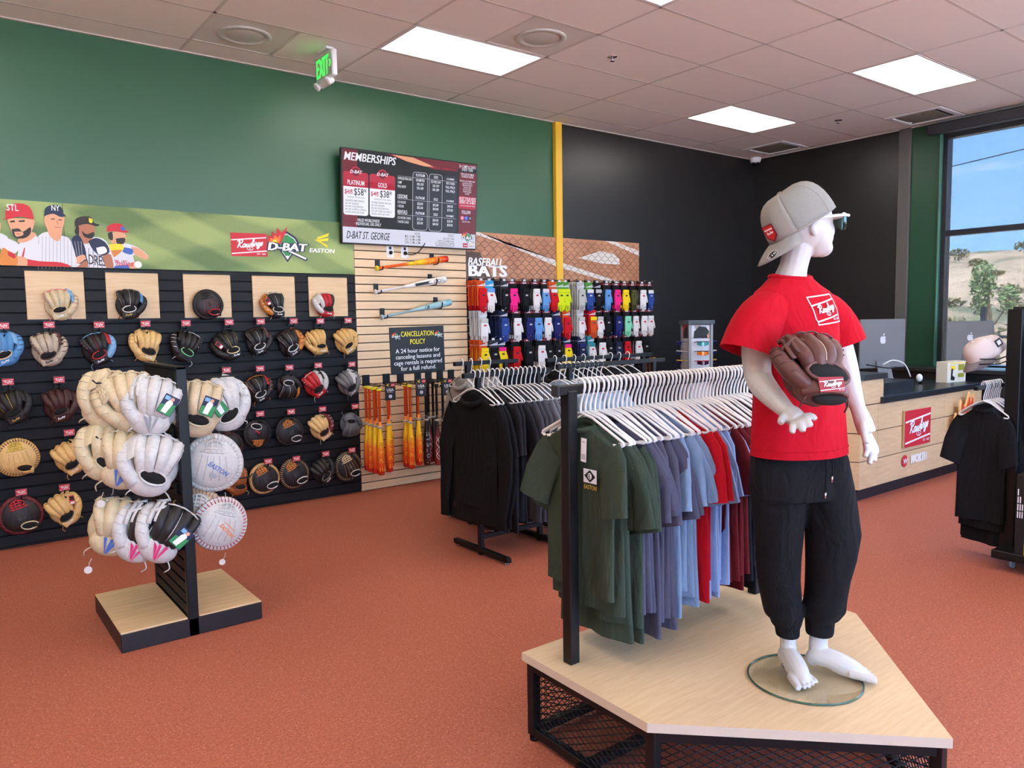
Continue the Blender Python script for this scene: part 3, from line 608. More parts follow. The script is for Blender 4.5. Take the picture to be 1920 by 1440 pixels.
for x0, x1, ln in ((.495, .61, 1), (.62, .725, 1), (.735, .84, 0)):
    A_.rrect(U(x0), V(.82), U(x1), V(.16), .03, SC['line' if ln else 'slate'], 4); A_.rrect(U(x0)+.004, V(.82)+.004, U(x1)-.004, V(.16)-.004, .027, SC['slate'], 5)
for v, l in ((.225, ''), (.48, 'LESSONS'), (.655, 'RENTALS')):
    A_.rect(U(.385), V(v+.003), U(.84), V(v), SC['line'], 6)
    if l: A_.text(l, U(.385), V(v-.008), .036, SC['white'], 6, .02, w=.1, al='l')
    for x, q in ((.5525, 'PLATINUM'), (.6725, 'GOLD'), (.7875, 'NON MEMBER')): A_.text(q, U(x), V(v-.015), .026 if q != 'NON MEMBER' else .017, SC['white'], 7, .015, w=len(q)*.0115 if q != 'NON MEMBER' else .085)
for v, r in ((.265, ['SWINGS PER DAY', 'UNLIMITED', '225 PER DAY', 'PER TOKEN']), (.31, ['CAMP', '30% OFF', '20% OFF', 'FULL PRICE']), (.355, ['PRO SHOP', '15% OFF', '10% OFF', 'FULL PRICE']), (.53, ['1/2 HOUR', '$28.00', '$32.00', '$40.00']), (.575, ['1 HOUR', '$52.00', '$60.00', '$75.00']),
             (.705, ['1/2 HOUR CAGE', '$12.50', '$20.00', '$25.00']), (.75, ['1 HOUR CAGE', '$25.00', '$40.00', '$50.00'])):
    A_.text(r[0], U(.385), V(v), .024, SC['white'], 7, .015, w=len(r[0])*.0105, al='l')
    for x, q in zip((.5525, .6725, .7875), r[1:]): A_.text(q, U(x), V(v), .024, SC['white'], 7, .015, w=len(q)*.0102)
for v, q, h in ((.05, '50+ CAMPS & CLINICS', .028), (.085, 'EVERY YEAR', .028), (.135, 'VIEW OUR UPCOMING', .02), (.162, 'SCHEDULE ONLINE', .02), (.21, 'SPRING FALL AND SUMMER CAMPS', .014), (.235, 'ALL SKILLS CLINICS', .014), (.26, 'SPEED AND STRENGTH', .014), (.285, 'PITCHING CAMPS', .014), (.31, 'HITTING CLINICS', .014), (.335, 'PARENT TRAINING', .014), (.36, 'AND MORE', .014)):
    A_.text(q, U(.925), V(v), h, SC['white'], 6, .008, w=min(len(q)*h*.45, .19))
A_.rrect(U(.855), V(.53), U(.999), V(.385), .012, SC['red'], 6); A_.text('HOST YOUR NEXT', U(.93), V(.43), .032, SC['white'], 7, .015, w=.19); A_.text('EVENT AT D-BAT', U(.93), V(.47), .032, SC['white'], 7, .015, w=.185); A_.text('ASK US ABOUT BIRTHDAY PARTIES', U(.93), V(.5), .011, SC['white'], 7, w=.17)
A_.text('FOLLOW', U(.92), V(.59), .034, SC['white'], 6, .015, w=.1)
for u, m, t_ in ((.888, 'pink', 'o'), (.92, 'blue', 'f'), (.953, 'black', 'X')): A_.disc(U(u), V(.64), .02, SC[m], 6); A_.text(t_, U(u), V(.652), .022, SC['white'], 7, .01)
A_.text('@DBATSTGEORGE', U(.92), V(.69), .013, SC['white'], 6, w=.09)
A_.text('D-BAT ST. GEORGE', U(.025), V(.955), .068, SC['ink'], 5, .02, .16, w=.42, al='l')
for v, q in ((.875, 'HOURS'), (.91, 'M-F: 10 AM - 9 PM'), (.945, 'SAT: 10 AM - 6 PM'), (.98, 'SUN: 12 PM - 6 PM')): A_.text(q, U(.555), V(v), .024, SC['ink'], 5, .008, w=min(len(q)*.012, .16), al='r')
for v, q in ((.875, 'CONTACT'), (.91, '435-767-7990'), (.94, '2194 E FLOWERS WAY'), (.967, 'ST. GEORGE, UT 84790'), (.993, 'WWW.DBATSTGEORGE.COM')): A_.text(q, U(.825), V(v), .018 if q != 'CONTACT' else .026, SC['ink'], 5, .006, w=len(q)*.0105, al='r')
dbat_logo(A_, U(.935), V(.87), .15, dict(navy=SC['ink'], white=SC['white'], grn=SC['grn'], red=SC['red'], orange=SC['orange'], yel=SC['yel']), 5)
A_.rect(U(.895), V(.99), U(.935), V(.94), SC['red'], 14); A_.script(U(.915), V(.967), .045, SC['white'], 15, k=2); easton_logo(A_, U(.965), V(.965), .05, SC['yel'], SC['ink'], 14)
A_.obj('display', tv, (0, -.0005, 0))

# cancellation policy sign
sg = thing('policy_sign', 'black cancellation policy sign with yellow heading on the maple slatwall', 'sign', (-5.373, -.035, 1.293), (0, radians(-1.0), 0))
obj('board', MB().box((0, 0, 0), (.597, .01, .44), bev=.001), mat('sign_black', (14, 14, 15), rough=.45), sg)
s_ = Art(.0005); yl = flat('print_lemon', (252, 236, 40))
s_.text('CANCELLATION', 0, .13, .05, yl, 1, .012, w=.36); s_.text('POLICY', 0, .055, .05, yl, 1, .012, w=.165)
for q, (tx, w) in enumerate((('A 24 hour notice for', .49), ('canceling lessons and', .49), ('cage rentals is required', .53), ('for a full refund.', .39))): s_.text(tx, 0, -.025-q*.056, .042, C['white'], 1, .018, w=w)
for x in (-.235, .235):
    lg = Art(.0005); dbat_logo(lg, 0, 0, .095, C, 1); lg.obj('logo', sg, (x, -.0055, .135))
tag(s_.obj('lettering', sg, (0, -.0055, 0)), kind='stuff')

# power and data plates with a cord
for k, (x, lb) in enumerate(((-5.642, 'white wall data plate with a black plug under the screen'), (-5.487, 'white power outlet with a plugged cord under the screen'))):
    o = thing('wall_outlet', lb, 'outlet', (x, -.031, 2.215)); obj('plate', MB().box((0, 0, 0), (.075, .007, .115), bev=.002), whitepl, o); obj('plug', MB().ell((0, -.018, -.012), (.018, .018, .018)).box((0, -.008, .03), (.02, .006, .025)), blackmet, o)
o = obj('power_cord', MB().tube(smooth([(-5.487, -.05, 2.2), (-5.43, -.07, 2.19), (-5.36, -.08, 2.22), (-5.3, -.1, 2.3)], 4), .005, 6), blackmet); tag(o, 'black power cord running from the outlet up behind the screen', 'cord')

# ------------------------------------------------------------------ bats
def bat_profile(L, rb=.032, rh=.0125):
    return [(.004, 0), (.022, .002), (.025, .01), (.022, .018), (rh, .03), (rh, L*.38), (rh+.003, L*.46), (rb*.72, L*.58), (rb*.93, L*.68), (rb, L*.76), (rb, L-.02), (rb*.93, L-.006), (rb*.5, L), (.003, L+.001)]
def grad_bat(name, stops, Lb, rough=.3):
    m = bpy.data.materials.new(name); m.use_nodes = True; t = m.node_tree; b = t.nodes['Principled BSDF']; b.inputs['Roughness'].default_value = rough
    tcn = t.nodes.new('ShaderNodeTexCoord'); s = t.nodes.new('ShaderNodeSeparateXYZ'); t.links.new(tcn.outputs['Object'], s.inputs[0]); d = t.nodes.new('ShaderNodeMath'); d.operation = 'DIVIDE'; d.inputs[1].default_value = Lb; t.links.new(s.outputs['Z'], d.inputs[0])
    r = t.nodes.new('ShaderNodeValToRGB'); e = r.color_ramp.elements
    while len(e) < len(stops): e.new(.5)
    for q, (p, c) in zip(e, stops): q.position = p; q.color = lin(c)
    t.links.new(d.outputs[0], r.inputs[0]); t.links.new(r.outputs[0], b.inputs['Base Color']); MATS[name] = m; return m
OR, YE, RD = (244, 96, 20), (252, 204, 20), (206, 44, 20)
hype_m = grad_bat('orange_yellow_fade', [(0, OR), (.40, (250, 120, 20)), (.44, YE), (.60, YE), (.68, (246, 130, 30)), (.9, (226, 70, 24)), (.93, (190, 26, 24)), (1, (214, 60, 20))], .8)
maroon_bat = grad_bat('maroon_fade', [(0, (20, 18, 20)), (.5, (26, 20, 22)), (.62, (110, 34, 36)), (1, (134, 40, 40))], .8)
dark_bat = grad_bat('black_maroon_fade', [(0, (18, 18, 20)), (.6, (22, 20, 22)), (1, (84, 24, 28))], .8)
fire_bat = grad_bat('black_yellow_teal_fade', [(0, (20, 20, 20)), (.47, (24, 22, 20)), (.5, (240, 200, 40)), (.6, (214, 120, 30)), (.75, (150, 70, 30)), (.78, (24, 84, 92)), (1, (18, 60, 70))], .8)
white_bat = grad_bat('pearl_white_bat', [(0, (232, 226, 220)), (.5, (238, 234, 228)), (1, (236, 232, 226))], .8)
teal_bat = grad_bat('pale_teal_bat', [(0, (160, 186, 186)), (.5, (150, 182, 184)), (.88, (150, 190, 194)), (.9, (110, 166, 180)), (1, (140, 186, 190))], .8)
def wrap(art, r, name, parent, loc=(0, 0, 0), rot=(0, 0, 0)):
    """bend flat print (x round the barrel, z along it) onto a cylinder of radius r about z"""
    art.b.v = [((r-y*.6)*sin(x/r), -(r-y*.6)*cos(x/r), z) for x, y, z in art.b.v]; return art.obj(name, parent, loc, rot)
def bat_me(L, body, grip, n=14):
    pr = bat_profile(L); k = [i for i, p in enumerate(pr) if p[1] >= L*.38][0]
    b = MB().lathe(pr[k:], n).mesh('barrel', body); g = MB().lathe(pr[3:k+1], n).mesh('grip', grip); kn = MB().lathe(pr[:5], n).mesh('knob', grip); return b, g, kn
def make_bat(label, loc, rot, L, body, grip, word=None, wm=None, group=None, spiral=None, collar=True, wz=.74, knob=None):
    o = thing('baseball_bat', label, 'bat', loc, rot, group)
    b, g, kn = bat_me(L, body, grip); link('barrel', b, o); link('grip', g, o); k_ = link('knob', kn, o)
    if knob: k_.data.materials[0] = knob
    if word:
        a = Art(.0008); z0 = L*.58; hh = L*.4
        for q, ch in enumerate(word):
            x, y = text2d(ch, .04); n0 = len(a.b.v); a.text(ch, 0, 0, .05, wm, 1, .04, w=.036)
            for i in range(n0, len(a.b.v)): px, py, pz = a.b.v[i]; a.b.v[i] = (pz-.025, py, z0+hh*(q+.5)/len(word)*1.0-px)
        wrap(a, .0325, 'lettering', o)
    if collar: obj('collar', MB().lathe([(.018, 0), (.026, .004), (.026, .016), (.018, .02)], 12, o=(0, 0, L*.43)), mat('grey_foam_collar', (170, 164, 156), rough=.7), o)
    return o
grip_b = mat('black_grip', (22, 22, 24), rough=.6); grip_o = mat('orange_grip', (240, 92, 24), rough=.6); grip_w = mat('white_grip', (226, 218, 210), rough=.6); grip_t = mat('teal_grip', (150, 176, 178), rough=.6)
lemon = mat('lemon_knob', (230, 220, 40), rough=.5)
# three bats lying on wall brackets
def wall_bat(label, p0, p1, y, body, grip, art_fn, knob=None):
    a = Vector((p0[0], y, p0[1])); b = Vector((p1[0], y, p1[1])); d = (b-a).normalized(); L = .78
    q = d.to_track_quat('Z', 'Y').to_matrix(); xa = Vector((0, 1, 0)).cross(d); ya = d.cross(xa)
    R_ = Matrix((xa, ya, d)).transposed(); o = make_bat(label, a, R_.to_euler(), L, body, grip, collar=False, knob=knob)
    ar = Art(.0008); art_fn(ar)
    # art drawn x along bat, z up; local -y faces the viewer, local x is downwards on the picture
    ar.b.v = [(-z_, y_, x_) for x_, y_, z_ in ar.b.v]; wrap(ar, .0325, 'lettering', o)
    for f in (.08, .84):
        m = a+d*L*f; s = thing('bat_bracket', 'black slatwall bracket cradling the '+label.split(' lying')[0]+(' grip' if f < .5 else ' barrel'), 'bracket', (m.x, 0, m.z))
        rr = .014 if f < .5 else .034
        obj('plate', MB().box((0, -.032, .035), (.05, .008, .075), bev=.002), blackmet, s); obj('cradle', MB().tube([(0, -.03, 0), (0, y*.6, -rr-.008)]+[(0, y+cos(t)*(rr+.006), sin(t)*(rr+.006)) for t in (radians(k) for k in range(-70, -230, -20))], .005, 6), blackmet, s)
    return o
def a1(a):
    for k, ch in enumerate('HYPE'): a.text(ch, .41+k*.085, -.022, .044, flat('print_gold', (250, 176, 40)), 1, .04, w=.05)
wall_bat('orange and yellow bat lying on brackets as the top of three', (-5.838, 2.048), (-5.06, 2.162), -.12, hype_m, grip_o, a1, lemon)
wall_bat('white bat lying on brackets as the middle of three', (-5.861, 1.832), (-5.084, 1.967), -.12, white_bat, grip_w, lambda a: (a.rect(.42, -.014, .6, .012, C['black'], 1), a.text('ICON', .68, -.016, .032, C['black'], 1, .01, 0, w=.13)))
wall_bat('pale teal bat lying on brackets as the lowest of three', (-5.804, 1.605), (-5.053, 1.741), -.12, teal_bat, grip_t, lambda a: (a.text('R', .5, -.016, .036, C['navy'], 1, .02, .3), a.line([(.46, -.01), (.475, .02), (.5, .024), (.48, -.02)], .004, C['navy'], 1, 3), a.rect(.66, -.012, .74, -.006, C['sky'], 1), a.rect(.66, 0, .74, .006, C['sky'], 1)))
# hanging bats: knob up, barrel down, on long brackets
BR = [(-5.93, 'tall'), (-5.70, ''), (-5.44, ''), (-5.22, ''), (-5.02, '')]
hang = [  # x, y, top z, kind
    (-5.965, -.09, .985, 'h'), (-5.965, -.16, .98, 'h'), (-5.955, -.23, .975, 'h'), (-5.945, -.31, .97, 'h'), (-5.88, -.12, .98, 'h'), (-5.855, -.30, .985, 'h'), (-5.735, -.10, .995, 'h'),
    (-5.62, -.20, .985, 'h'), (-5.615, -.28, .98, 'h'), (-5.56, -.12, .99, 'h'), (-5.525, -.27, 1.0, 'h'), (-5.45, -.13, .99, 'd'), (-5.41, -.22, .98, 'd'), (-5.345, -.16, .99, 'm'), (-5.31, -.25, .97, 'm'), (-5.27, -.12, .985, 'd'), (-5.235, -.24, .96, 'm'),
    (-5.17, -.14, .985, 'f'), (-5.13, -.2, .98, 'f'), (-5.09, -.27, .975, 'f'), (-5.03, -.14, .98, 'f'), (-4.99, -.22, .975, 'f')]
kinds = dict(h=('orange and yellow', hype_m, grip_o, lemon, flat('print_gold', (252, 206, 70))), d=('black and dark maroon', dark_bat, grip_b, grip_b, C['grey']), m=('maroon barrelled', maroon_bat, grip_b, grip_b, C['white']), f=('yellow and teal', fire_bat, grip_b, lemon, C['grey']))
words = dict(h='HYPE', d='EASTON', m='RAW', f='EASTON')
protos = {}; mates = {}
for k, (x, y, z, kd) in enumerate(hang):
    nm, bm_, gm_, kn, wm = kinds[kd]; front = y < -.21
    if kd not in protos:
        protos[kd] = make_bat('', (0, 0, 0), (0, 0, 0), .78, bm_, gm_, None if kd == 'm' else words[kd][::-1] if False else words[kd], wm, knob=kn)
        if kd == 'm':
            a = Art(.0008); a.line([(-.02, .5), (.02, .56), (-.015, .62), (.02, .68), (-.01, .72)], .004, C['white'], 1, 3); a.line([(.02, .5), (-.02, .58), (.022, .64), (-.02, .7)], .004, C['white'], 1, 3); wrap(a, .0325, 'lettering', protos[kd])
        o = protos[kd]
    else: o = dup(protos[kd])
    o.location = (x, y, z); o.rotation_euler = (pi, 0, radians(180+random.Random(k).uniform(-25, 35)))
    br_ = ['leftmost bracket', 'second bracket', 'third bracket', 'fourth bracket', 'fifth bracket', 'sixth bracket', 'last bracket'][min(range(7), key=lambda q: abs((-5.93, -5.72, -5.57, -5.38, -5.26, -5.13, -5.0)[q]-x))]
    lb = '%s bat hanging knob up on the %s' % (nm, br_); mates.setdefault(lb, []).append((y, o)); o['group'] = '%s bats hanging under the policy sign' % nm
for lb, q in mates.items():
    q.sort(key=lambda t: t[0])
    for i, (y, o) in enumerate(q): o['label'] = lb + ('' if len(q) == 1 else ', foremost' if i == 0 else ', nearest the wall' if i == len(q)-1 else ', %s from front' % ORD[i])
# singled-out hanging bats
for k, (x, y, lb) in enumerate(((-5.93, -.34, 'left of two USA tagged brackets'), )): pass
TAGS = [(-5.865, .985, 'left'), (-5.545, 1.0, 'middle'), (-5.26, .985, 'right'), (-5.05, .985, 'far right')]
for k, x in enumerate((-5.93, -5.72, -5.57, -5.38, -5.26, -5.13, -5.0)):
    s = thing('bat_hanger', ['long black bat bracket beside the black slatwall', 'long black bat bracket holding one orange bat', 'long black bat bracket in the middle of the orange bats', 'long black bat bracket over the dark bats', 'long black bat bracket over the maroon bats', 'long black bat bracket over the yellow and teal bats', 'long black bat bracket hidden by the grey hoodies'][k], 'bracket', (x, 0, 1.0))
    obj('plate', MB().box((0, -.032, .03), (.075, .008, .1), bev=.002), blackmet, s)
    a = MB()
    for e in (-1, 1): a.tube([(e*.03, -.03, .0), (e*.03, -.36, -.008), (e*.03, -.365, .012)], .005, 6)
    obj('arm', a, blackmet, s)
for x, z, w in TAGS:
    t = thing('hang_sign', 'black USA bat sign card on the %s bat bracket' % w, 'sign', (x, -.372, z-.02), (0, 0, radians(-12)))
    a = Art(.0005); a.poly([(-.036, .036), (-.012, .05), (-.012, .045), (-.026, .036), (-.012, .028), (-.014, .024)], C['yel']); a.rect(.006, .022, .042, .05, C['red']); a.script(.024, .036, .03, C['white'], 2, k=1)
    a.text('USA', 0, -.018, .024, C['white'], 1, .03, w=.062); a.text('BASEBALL', 0, -.03, .006, C['white'], 1, w=.055); a.disc(0, -.065, .016, C['pale'], 1, n=10); a.text('R', 0, -.074, .018, C['blue'], 2, .03)
    obj('card', MB().box((0, .003, -.02), (.095, .004, .16)), mat('card_black', (20, 20, 22), rough=.5), t); a.obj('print', t)

# ------------------------------------------------------------------ fielding gloves
LTH = {}
def LM(k):
    pal = dict(black=(30, 27, 27), brown=(70, 34, 30), choc=(92, 52, 46), tan=(214, 168, 100), camel=(196, 144, 78), orange=(200, 118, 44), blond=(226, 186, 120), cream=(206, 186, 148), white=(206, 202, 196), ltblue=(124, 170, 206), blue=(84, 140, 190),
               red=(184, 28, 36), maroon=(104, 24, 32), grey=(112, 110, 108), slate=(92, 96, 102), taupe=(186, 168, 146), navy=(30, 36, 66), pink=(226, 110, 130), ivory=(196, 178, 146), green=(110, 190, 130), gold=(214, 180, 70), sand=(206, 184, 148), rust=(150, 78, 34))
    if k not in LTH: LTH[k] = leather('leather_'+k, pal[k])
    return LTH[k]
hollow_shade_m = mat('glove_hollow_shade', (12, 11, 11), rough=.9)  # near-black colour paints the shade inside the glove openings
FBASE = [(-.034, -.062), (-.012, -.070), (.012, -.070), (.034, -.062)]
def fpath(s, lift=0.):
    """back-of-finger path; s in -1..1 across the hand"""
    b = Vector((s*.042, -.066+abs(s)*.008, -.028)); m = Vector((s*.066, -.090+.026*s*s, .03)); u = Vector((s*.084, -.070+.030*s*s, .078-.016*s*s)); t = Vector((s*.088, -.024, .118-.022*s*s)); e = Vector((s*.082, .012, .112-.022*s*s))
    return [Vector(q) for q in smooth([b, m, u, t, e], 3)]
def thumb_path(): return [Vector(q) for q in smooth([(-.045, -.062, -.07), (-.088, -.056, -.03), (-.112, -.040, .022), (-.112, -.012, .064), (-.098, .012, .078)], 3)]
G = {}
def gmesh():
    mats = LM('black')
    def lerp(v, a): return a[0]+(a[1]-a[0])*v
    fr = [.023, .0245, .026, .027, .0275, .028, .028, .0275, .0265, .025, .023, .020, .015]
    for k, s in enumerate((-.72, -.2, .34, .86)): G['finger%d' % k] = MB().tube(fpath(s), fr, 10).mesh('finger', mats)
    G['thumb'] = MB().tube(thumb_path(), [.026, .028, .03, .031, .032, .032, .031, .03, .028, .027, .025, .022, .016], 10).mesh('thumb', mats)
    G['heel'] = MB().ell((-.004, -.040, -.060), (.086, .054, .064), 18, 10).mesh('heel', mats)
    G['palm'] = MB().ell((0, .002, .0), (.104, .03, .115), 16, 8).mesh('palm', mats)
    p = MB()
    for a, b in ((-.72, -.2), (-.2, .34), (.34, .86)):
        A, B = fpath(a), fpath(b); p.tube([(A[i]+B[i])/2+Vector((0, -.021 if i < 9 else -.012, .0)) for i in range(1, 11)], .0022, 5)
    for s, dx in ((.86, .02), (-.72, -.016)):
        A = fpath(s); p.tube([A[i]+Vector((dx, -.016, 0)) for i in range(1, 11)], .0022, 5)
    G['piping'] = p.mesh('piping', mats)
    l = MB()
    for k, s in enumerate((-.72, -.2, .34)):
        A, B = fpath(s)[9], fpath(s+.54)[9]; l.tube([A+Vector((0, -.022, .014)), (A+B)/2+Vector((0, -.03, .018)), B+Vector((0, -.022, .014))], .0035, 5)
    T = thumb_path()
    for i in range(3, 11, 2): l.tube([T[i]+Vector((-.03, -.006, 0)), T[i]+Vector((-.02, -.026, .006)), T[i]+Vector((.004, -.031, .008))], .0028, 5)
    E_ = fpath(.86)
    for i in range(3, 10, 2): l.tube([E_[i]+Vector((.027, .0, 0)), E_[i]+Vector((.02, -.02, .004))], .003, 5)
    l.tube(smooth([(.06, -.05, -.09), (.085, -.055, -.115), (.078, -.03, -.145)], 3), .003, 5).tube(smooth([(-.05, -.05, -.09), (-.07, -.06, -.11), (-.075, -.03, -.128)], 3), .003, 5)
    G['lace'] = l.mesh('lace', mats)
    # webs between thumb and first finger
    F1 = fpath(-.72); T = thumb_path()
    def wp(u, v, out=.012):
        i = v*6+5; a = int(min(i, 11)); f = i-a; t = T[a].lerp(T[a+1], f); g = F1[a].lerp(F1[a+1], f); q = t.lerp(g, u); q.y -= out*sin(pi*u)+.016; q.z += .03*v; return q
    G['wp'] = wp
    for kind in ('h', 'i', 'basket', 'solid', 't'):
        w = MB()
        strip = lambda pts, r: w.tube(pts, r, 6, flat=.45, up=(0, -1, 0))
        if kind in ('h', 'i', 't'):
            for u in ((.3, .68) if kind == 'h' else (.5,)): strip([wp(u, v/5, .014) for v in range(6)], .0105)
            for v in {'h': (.45, .98), 'i': (.98, .2), 't': (.95, .7, .4, .15)}[kind]: strip([wp(u/5, v, .016) for u in range(6)], .010)
        elif kind == 'basket':
            for u in (.12, .31, .5, .69, .88): strip([wp(u, v/5, .013) for v in range(6)], .0085)
            for v in (.02, .24, .46, .68, .9): strip([wp(u/5, v, .016) for u in range(6)], .0085)
        else:
            v_ = [wp(u/6, v/6, .016) for v in range(7) for u in range(7)]; n = len(v_); v_ += [q+Vector((0, .012, 0)) for q in v_]
            f_ = [[v*7+u, v*7+u+1, v*7+u+8, v*7+u+7] for v in range(6) for u in range(6)]; f_ += [[i+n for i in q][::-1] for q in f_]; w.add(v_, f_, 0, True)
        G['web_'+kind] = w.mesh('web', mats)
    Rm = Euler((radians(-4), radians(12), 0)).to_matrix()
    e = lambda k, rx, rz, y: Rm @ Vector((rx*cos(k), y-.012*cos(k)**2*-1, rz*sin(k)))
    oc = Vector((.008, -.094, -.034))
    G['opening'] = MB().ell(oc+Vector((0, .004, 0)), (.050, .014, .026), 16, 6, R=Rm).mesh('opening', hollow_shade_m)  # solid dark bulge, no real recess: the hollow's shade is its colour
    G['rim'] = MB().tube([oc+e(2*pi*k/20, .052, .028, -.004) for k in range(20)], .0055, 6, closed=True).mesh('rim', mats)
    G['ocR'] = Rm
    def label_art(bg, fg, script=True):
        a = Art(.0008); a.rect(-.034, -.016, .034, .016, bg, 1)
        if script:
            for z0, z1 in ((.006, .011), (-.013, -.008)): a.poly([(-.033, z0), (.033, z1), (.033, z1+.0016), (-.033, z0+.0016)], fg, 2)
            a.script(0, -.001, .05, fg, 3, k=1, pen=.42)
        else: a.text('PRO', 0, -.006, .012, fg, 2, .03, w=.05)
        # bend round the heel
        a.b.v = [(x, y+.10*(1-cos(x/.07))*.5, z) for x, y, z in a.b.v]
        return a.mesh('brand_patch')
    for k, (bg, fg) in dict(red=(C['red'], C['white']), white=(C['pale'], C['black']), black=(C['black'], C['white']), navy=(C['navy'], C['white']), gold=(flat('print_gilt_black', (26, 22, 20)), flat('print_gilt', (200, 160, 70))), maroon=(flat('print_maroon', (120, 24, 40)), C['white']), grey=(C['grey'], C['white'])).items():
        G['label_'+k] = label_art(bg, fg)
    G['strap'] = MB().box((0, .004, 0), (.09, .012, .044), bev=.005).mesh('strap', mats)
    # mitts: one padded shell with stitched rim
    sh = MB(); rings = []
    for i in range(9):
        t = i/8*pi/2; rings.append([Vector((.128*cos(t)**.8*cos(a)*(1-.05*sin(a)), -.03-.056*sin(t)+.0, .134*cos(t)**.8*sin(a)*(1 if sin(a) > 0 else .92)+.012)) for a in (2*pi*k/28 for k in range(28))])
    sh.loft(rings); G['mshell'] = sh.mesh('shell', mats)
    rim = lambda r, y, k: Vector((.128*r*cos(k)*(1-.05*sin(k)), y, .134*r*sin(k)*(1 if sin(k) > 0 else .92)+.012))
    G['mroll'] = MB().tube([rim(.97, -.03, 2*pi*k/32) for k in range(32)], .02, 8, closed=True).mesh('padded_rim', mats)
    st = MB()
    for k in range(44):
        a = 2*pi*k/44; st.tube([rim(.86, -.052, a), rim(.99, -.054, a+.03), rim(1.12, -.034, a+.05)], .0024, 4)
    G['mstitch'] = st.mesh('rim_lacing', mats)
    w = MB(); wz = lambda u, v: Vector(((u-.5)*.12, -.058-.012*sin(pi*u)-.012*(1-v), .075+v*.06-.05*(u-.5)**2*4*v))
    for u in (.0, .2, .4, .6, .8, 1.): w.tube([wz(u, v/4) for v in range(5)], .005, 5)
    for v in (0., .33, .66, 1.): w.tube([wz(u/6, v) for u in range(7)], .0055, 5)
    G['mweb'] = w.mesh('web', mats)
    pk = MB(); rings = []
    for i in range(8):
        t = i/7; rr = 1.0-t*.98; rings.append([Vector((.108*rr*cos(a), -.050+.0*t-.022*sin(t*pi*.5)*(1 if True else 0), .112*rr*sin(a)+.008)) for a in (2*pi*k/28 for k in range(28))])
    pk.loft(rings); G['mpocket'] = pk.mesh('pocket', mats)
    c = MB()
    for k in range(5): c.tube(smooth([(-.07+k*.035, -.078-.012*(1-abs(k-2)/2), -.06), (-.06+k*.032, -.093-.006*(1-abs(k-2)/2), 0), (-.05+k*.026, -.084, .06)], 3), .0016, 4)
    G['mcrease'] = c.mesh('piping', mats)
    G['tag_red'] = MB().box((0, 0, 0), (.036, .003, .07)).mesh('hang_tag', C['red'])
    t = Art(.001); t.rect(-.014, -.03, .014, -.012, C['white']); t.rect(-.014, .0, .014, .028, C['black']); G['tag_print'] = t.mesh('tag_print')
    G['disc'] = MB().cyl((0, 0, 0), .016, .003, 14, axis='y').tube([(0, 0, .014), (.004, 0, .03), (0, 0, .05)], .0015, 4).mesh('round_tag', mat('clear_round_tag', (214, 206, 196), rough=.3))
    t = Art(.001); t.rect(-.026, -.036, .026, .036, C['navy']); t.poly([(-.024, -.034), (.024, -.034), (.024, .01), (-.024, -.005)], C['grn'], 2); t.poly([(-.012, -.03), (.006, -.03), (.012, .012), (.0, .024), (-.01, .008)], C['white'], 3); t.disc(.004, .024, .007, C['tan'], 4, n=8); t.rect(-.022, .016, -.004, .03, C['sky'], 3); G['photo_tag'] = t.mesh('photo_tag')
    t = Art(.001); t.poly([(-.028, .03), (-.012, .02), (.004, -.03), (-.004, -.016)], C['blue']); t.poly([(-.01, .03), (.0, .026), (.006, -.026), (.0, -.02)], C['blue']); t.poly([(.022, .03), (.012, .03), (.006, -.03), (.012, -.01)], C['blue']); G['mark_blue'] = t.mesh('emblem')
    t = Art(.001); t.poly([(-.028, .03), (-.012, .02), (.004, -.03), (-.004, -.016)], C['pink']); t.poly([(-.01, .03), (.0, .026), (.006, -.026), (.0, -.02)], C['pink']); t.poly([(.022, .03), (.012, .03), (.006, -.03), (.012, -.01)], C['pink']); G['mark_pink'] = t.mesh('emblem')
    t = Art(.001); t.poly([(-.028, .03), (-.012, .02), (.004, -.03), (-.004, -.016)], C['grey']); t.poly([(-.01, .03), (.0, .026), (.006, -.026), (.0, -.02)], C['grey']); t.poly([(.022, .03), (.012, .03), (.006, -.03), (.012, -.01)], C['grey']); G['mark_grey'] = t.mesh('emblem')
    t = Art(.001); t.text('EASTON', 0, 0, .024, C['blue'], 1, .03, .2, w=.1); t.rect(-.016, -.036, .016, -.018, C['grey'], 1); G['word_blue'] = t.mesh('lettering')
    t = Art(.001); t.text('EASTON', 0, 0, .02, C['orange'], 1, .03, .2, w=.09); t.line([(-.04, .035), (.03, .035)], .003, C['orange']); G['word_orange'] = t.mesh('lettering')
    t = Art(.001); t.text('EASTON', 0, 0, .018, C['navy'], 1, .03, .2, w=.075); G['word_navy'] = t.mesh('lettering')
    t = Art(.001); t.script(0, 0, .06, C['red'], 1, k=1, pen=.5); G['script_red'] = t.mesh('lettering')
gmesh()
def put(name, me, par, m=None, loc=(0, 0, 0), rot=(0, 0, 0), scale=None):
    o = link(name, me, par, loc, rot, scale)
    if m is not None: o.material_slots[0].link = 'OBJECT'; o.material_slots[0].material = m
    return o
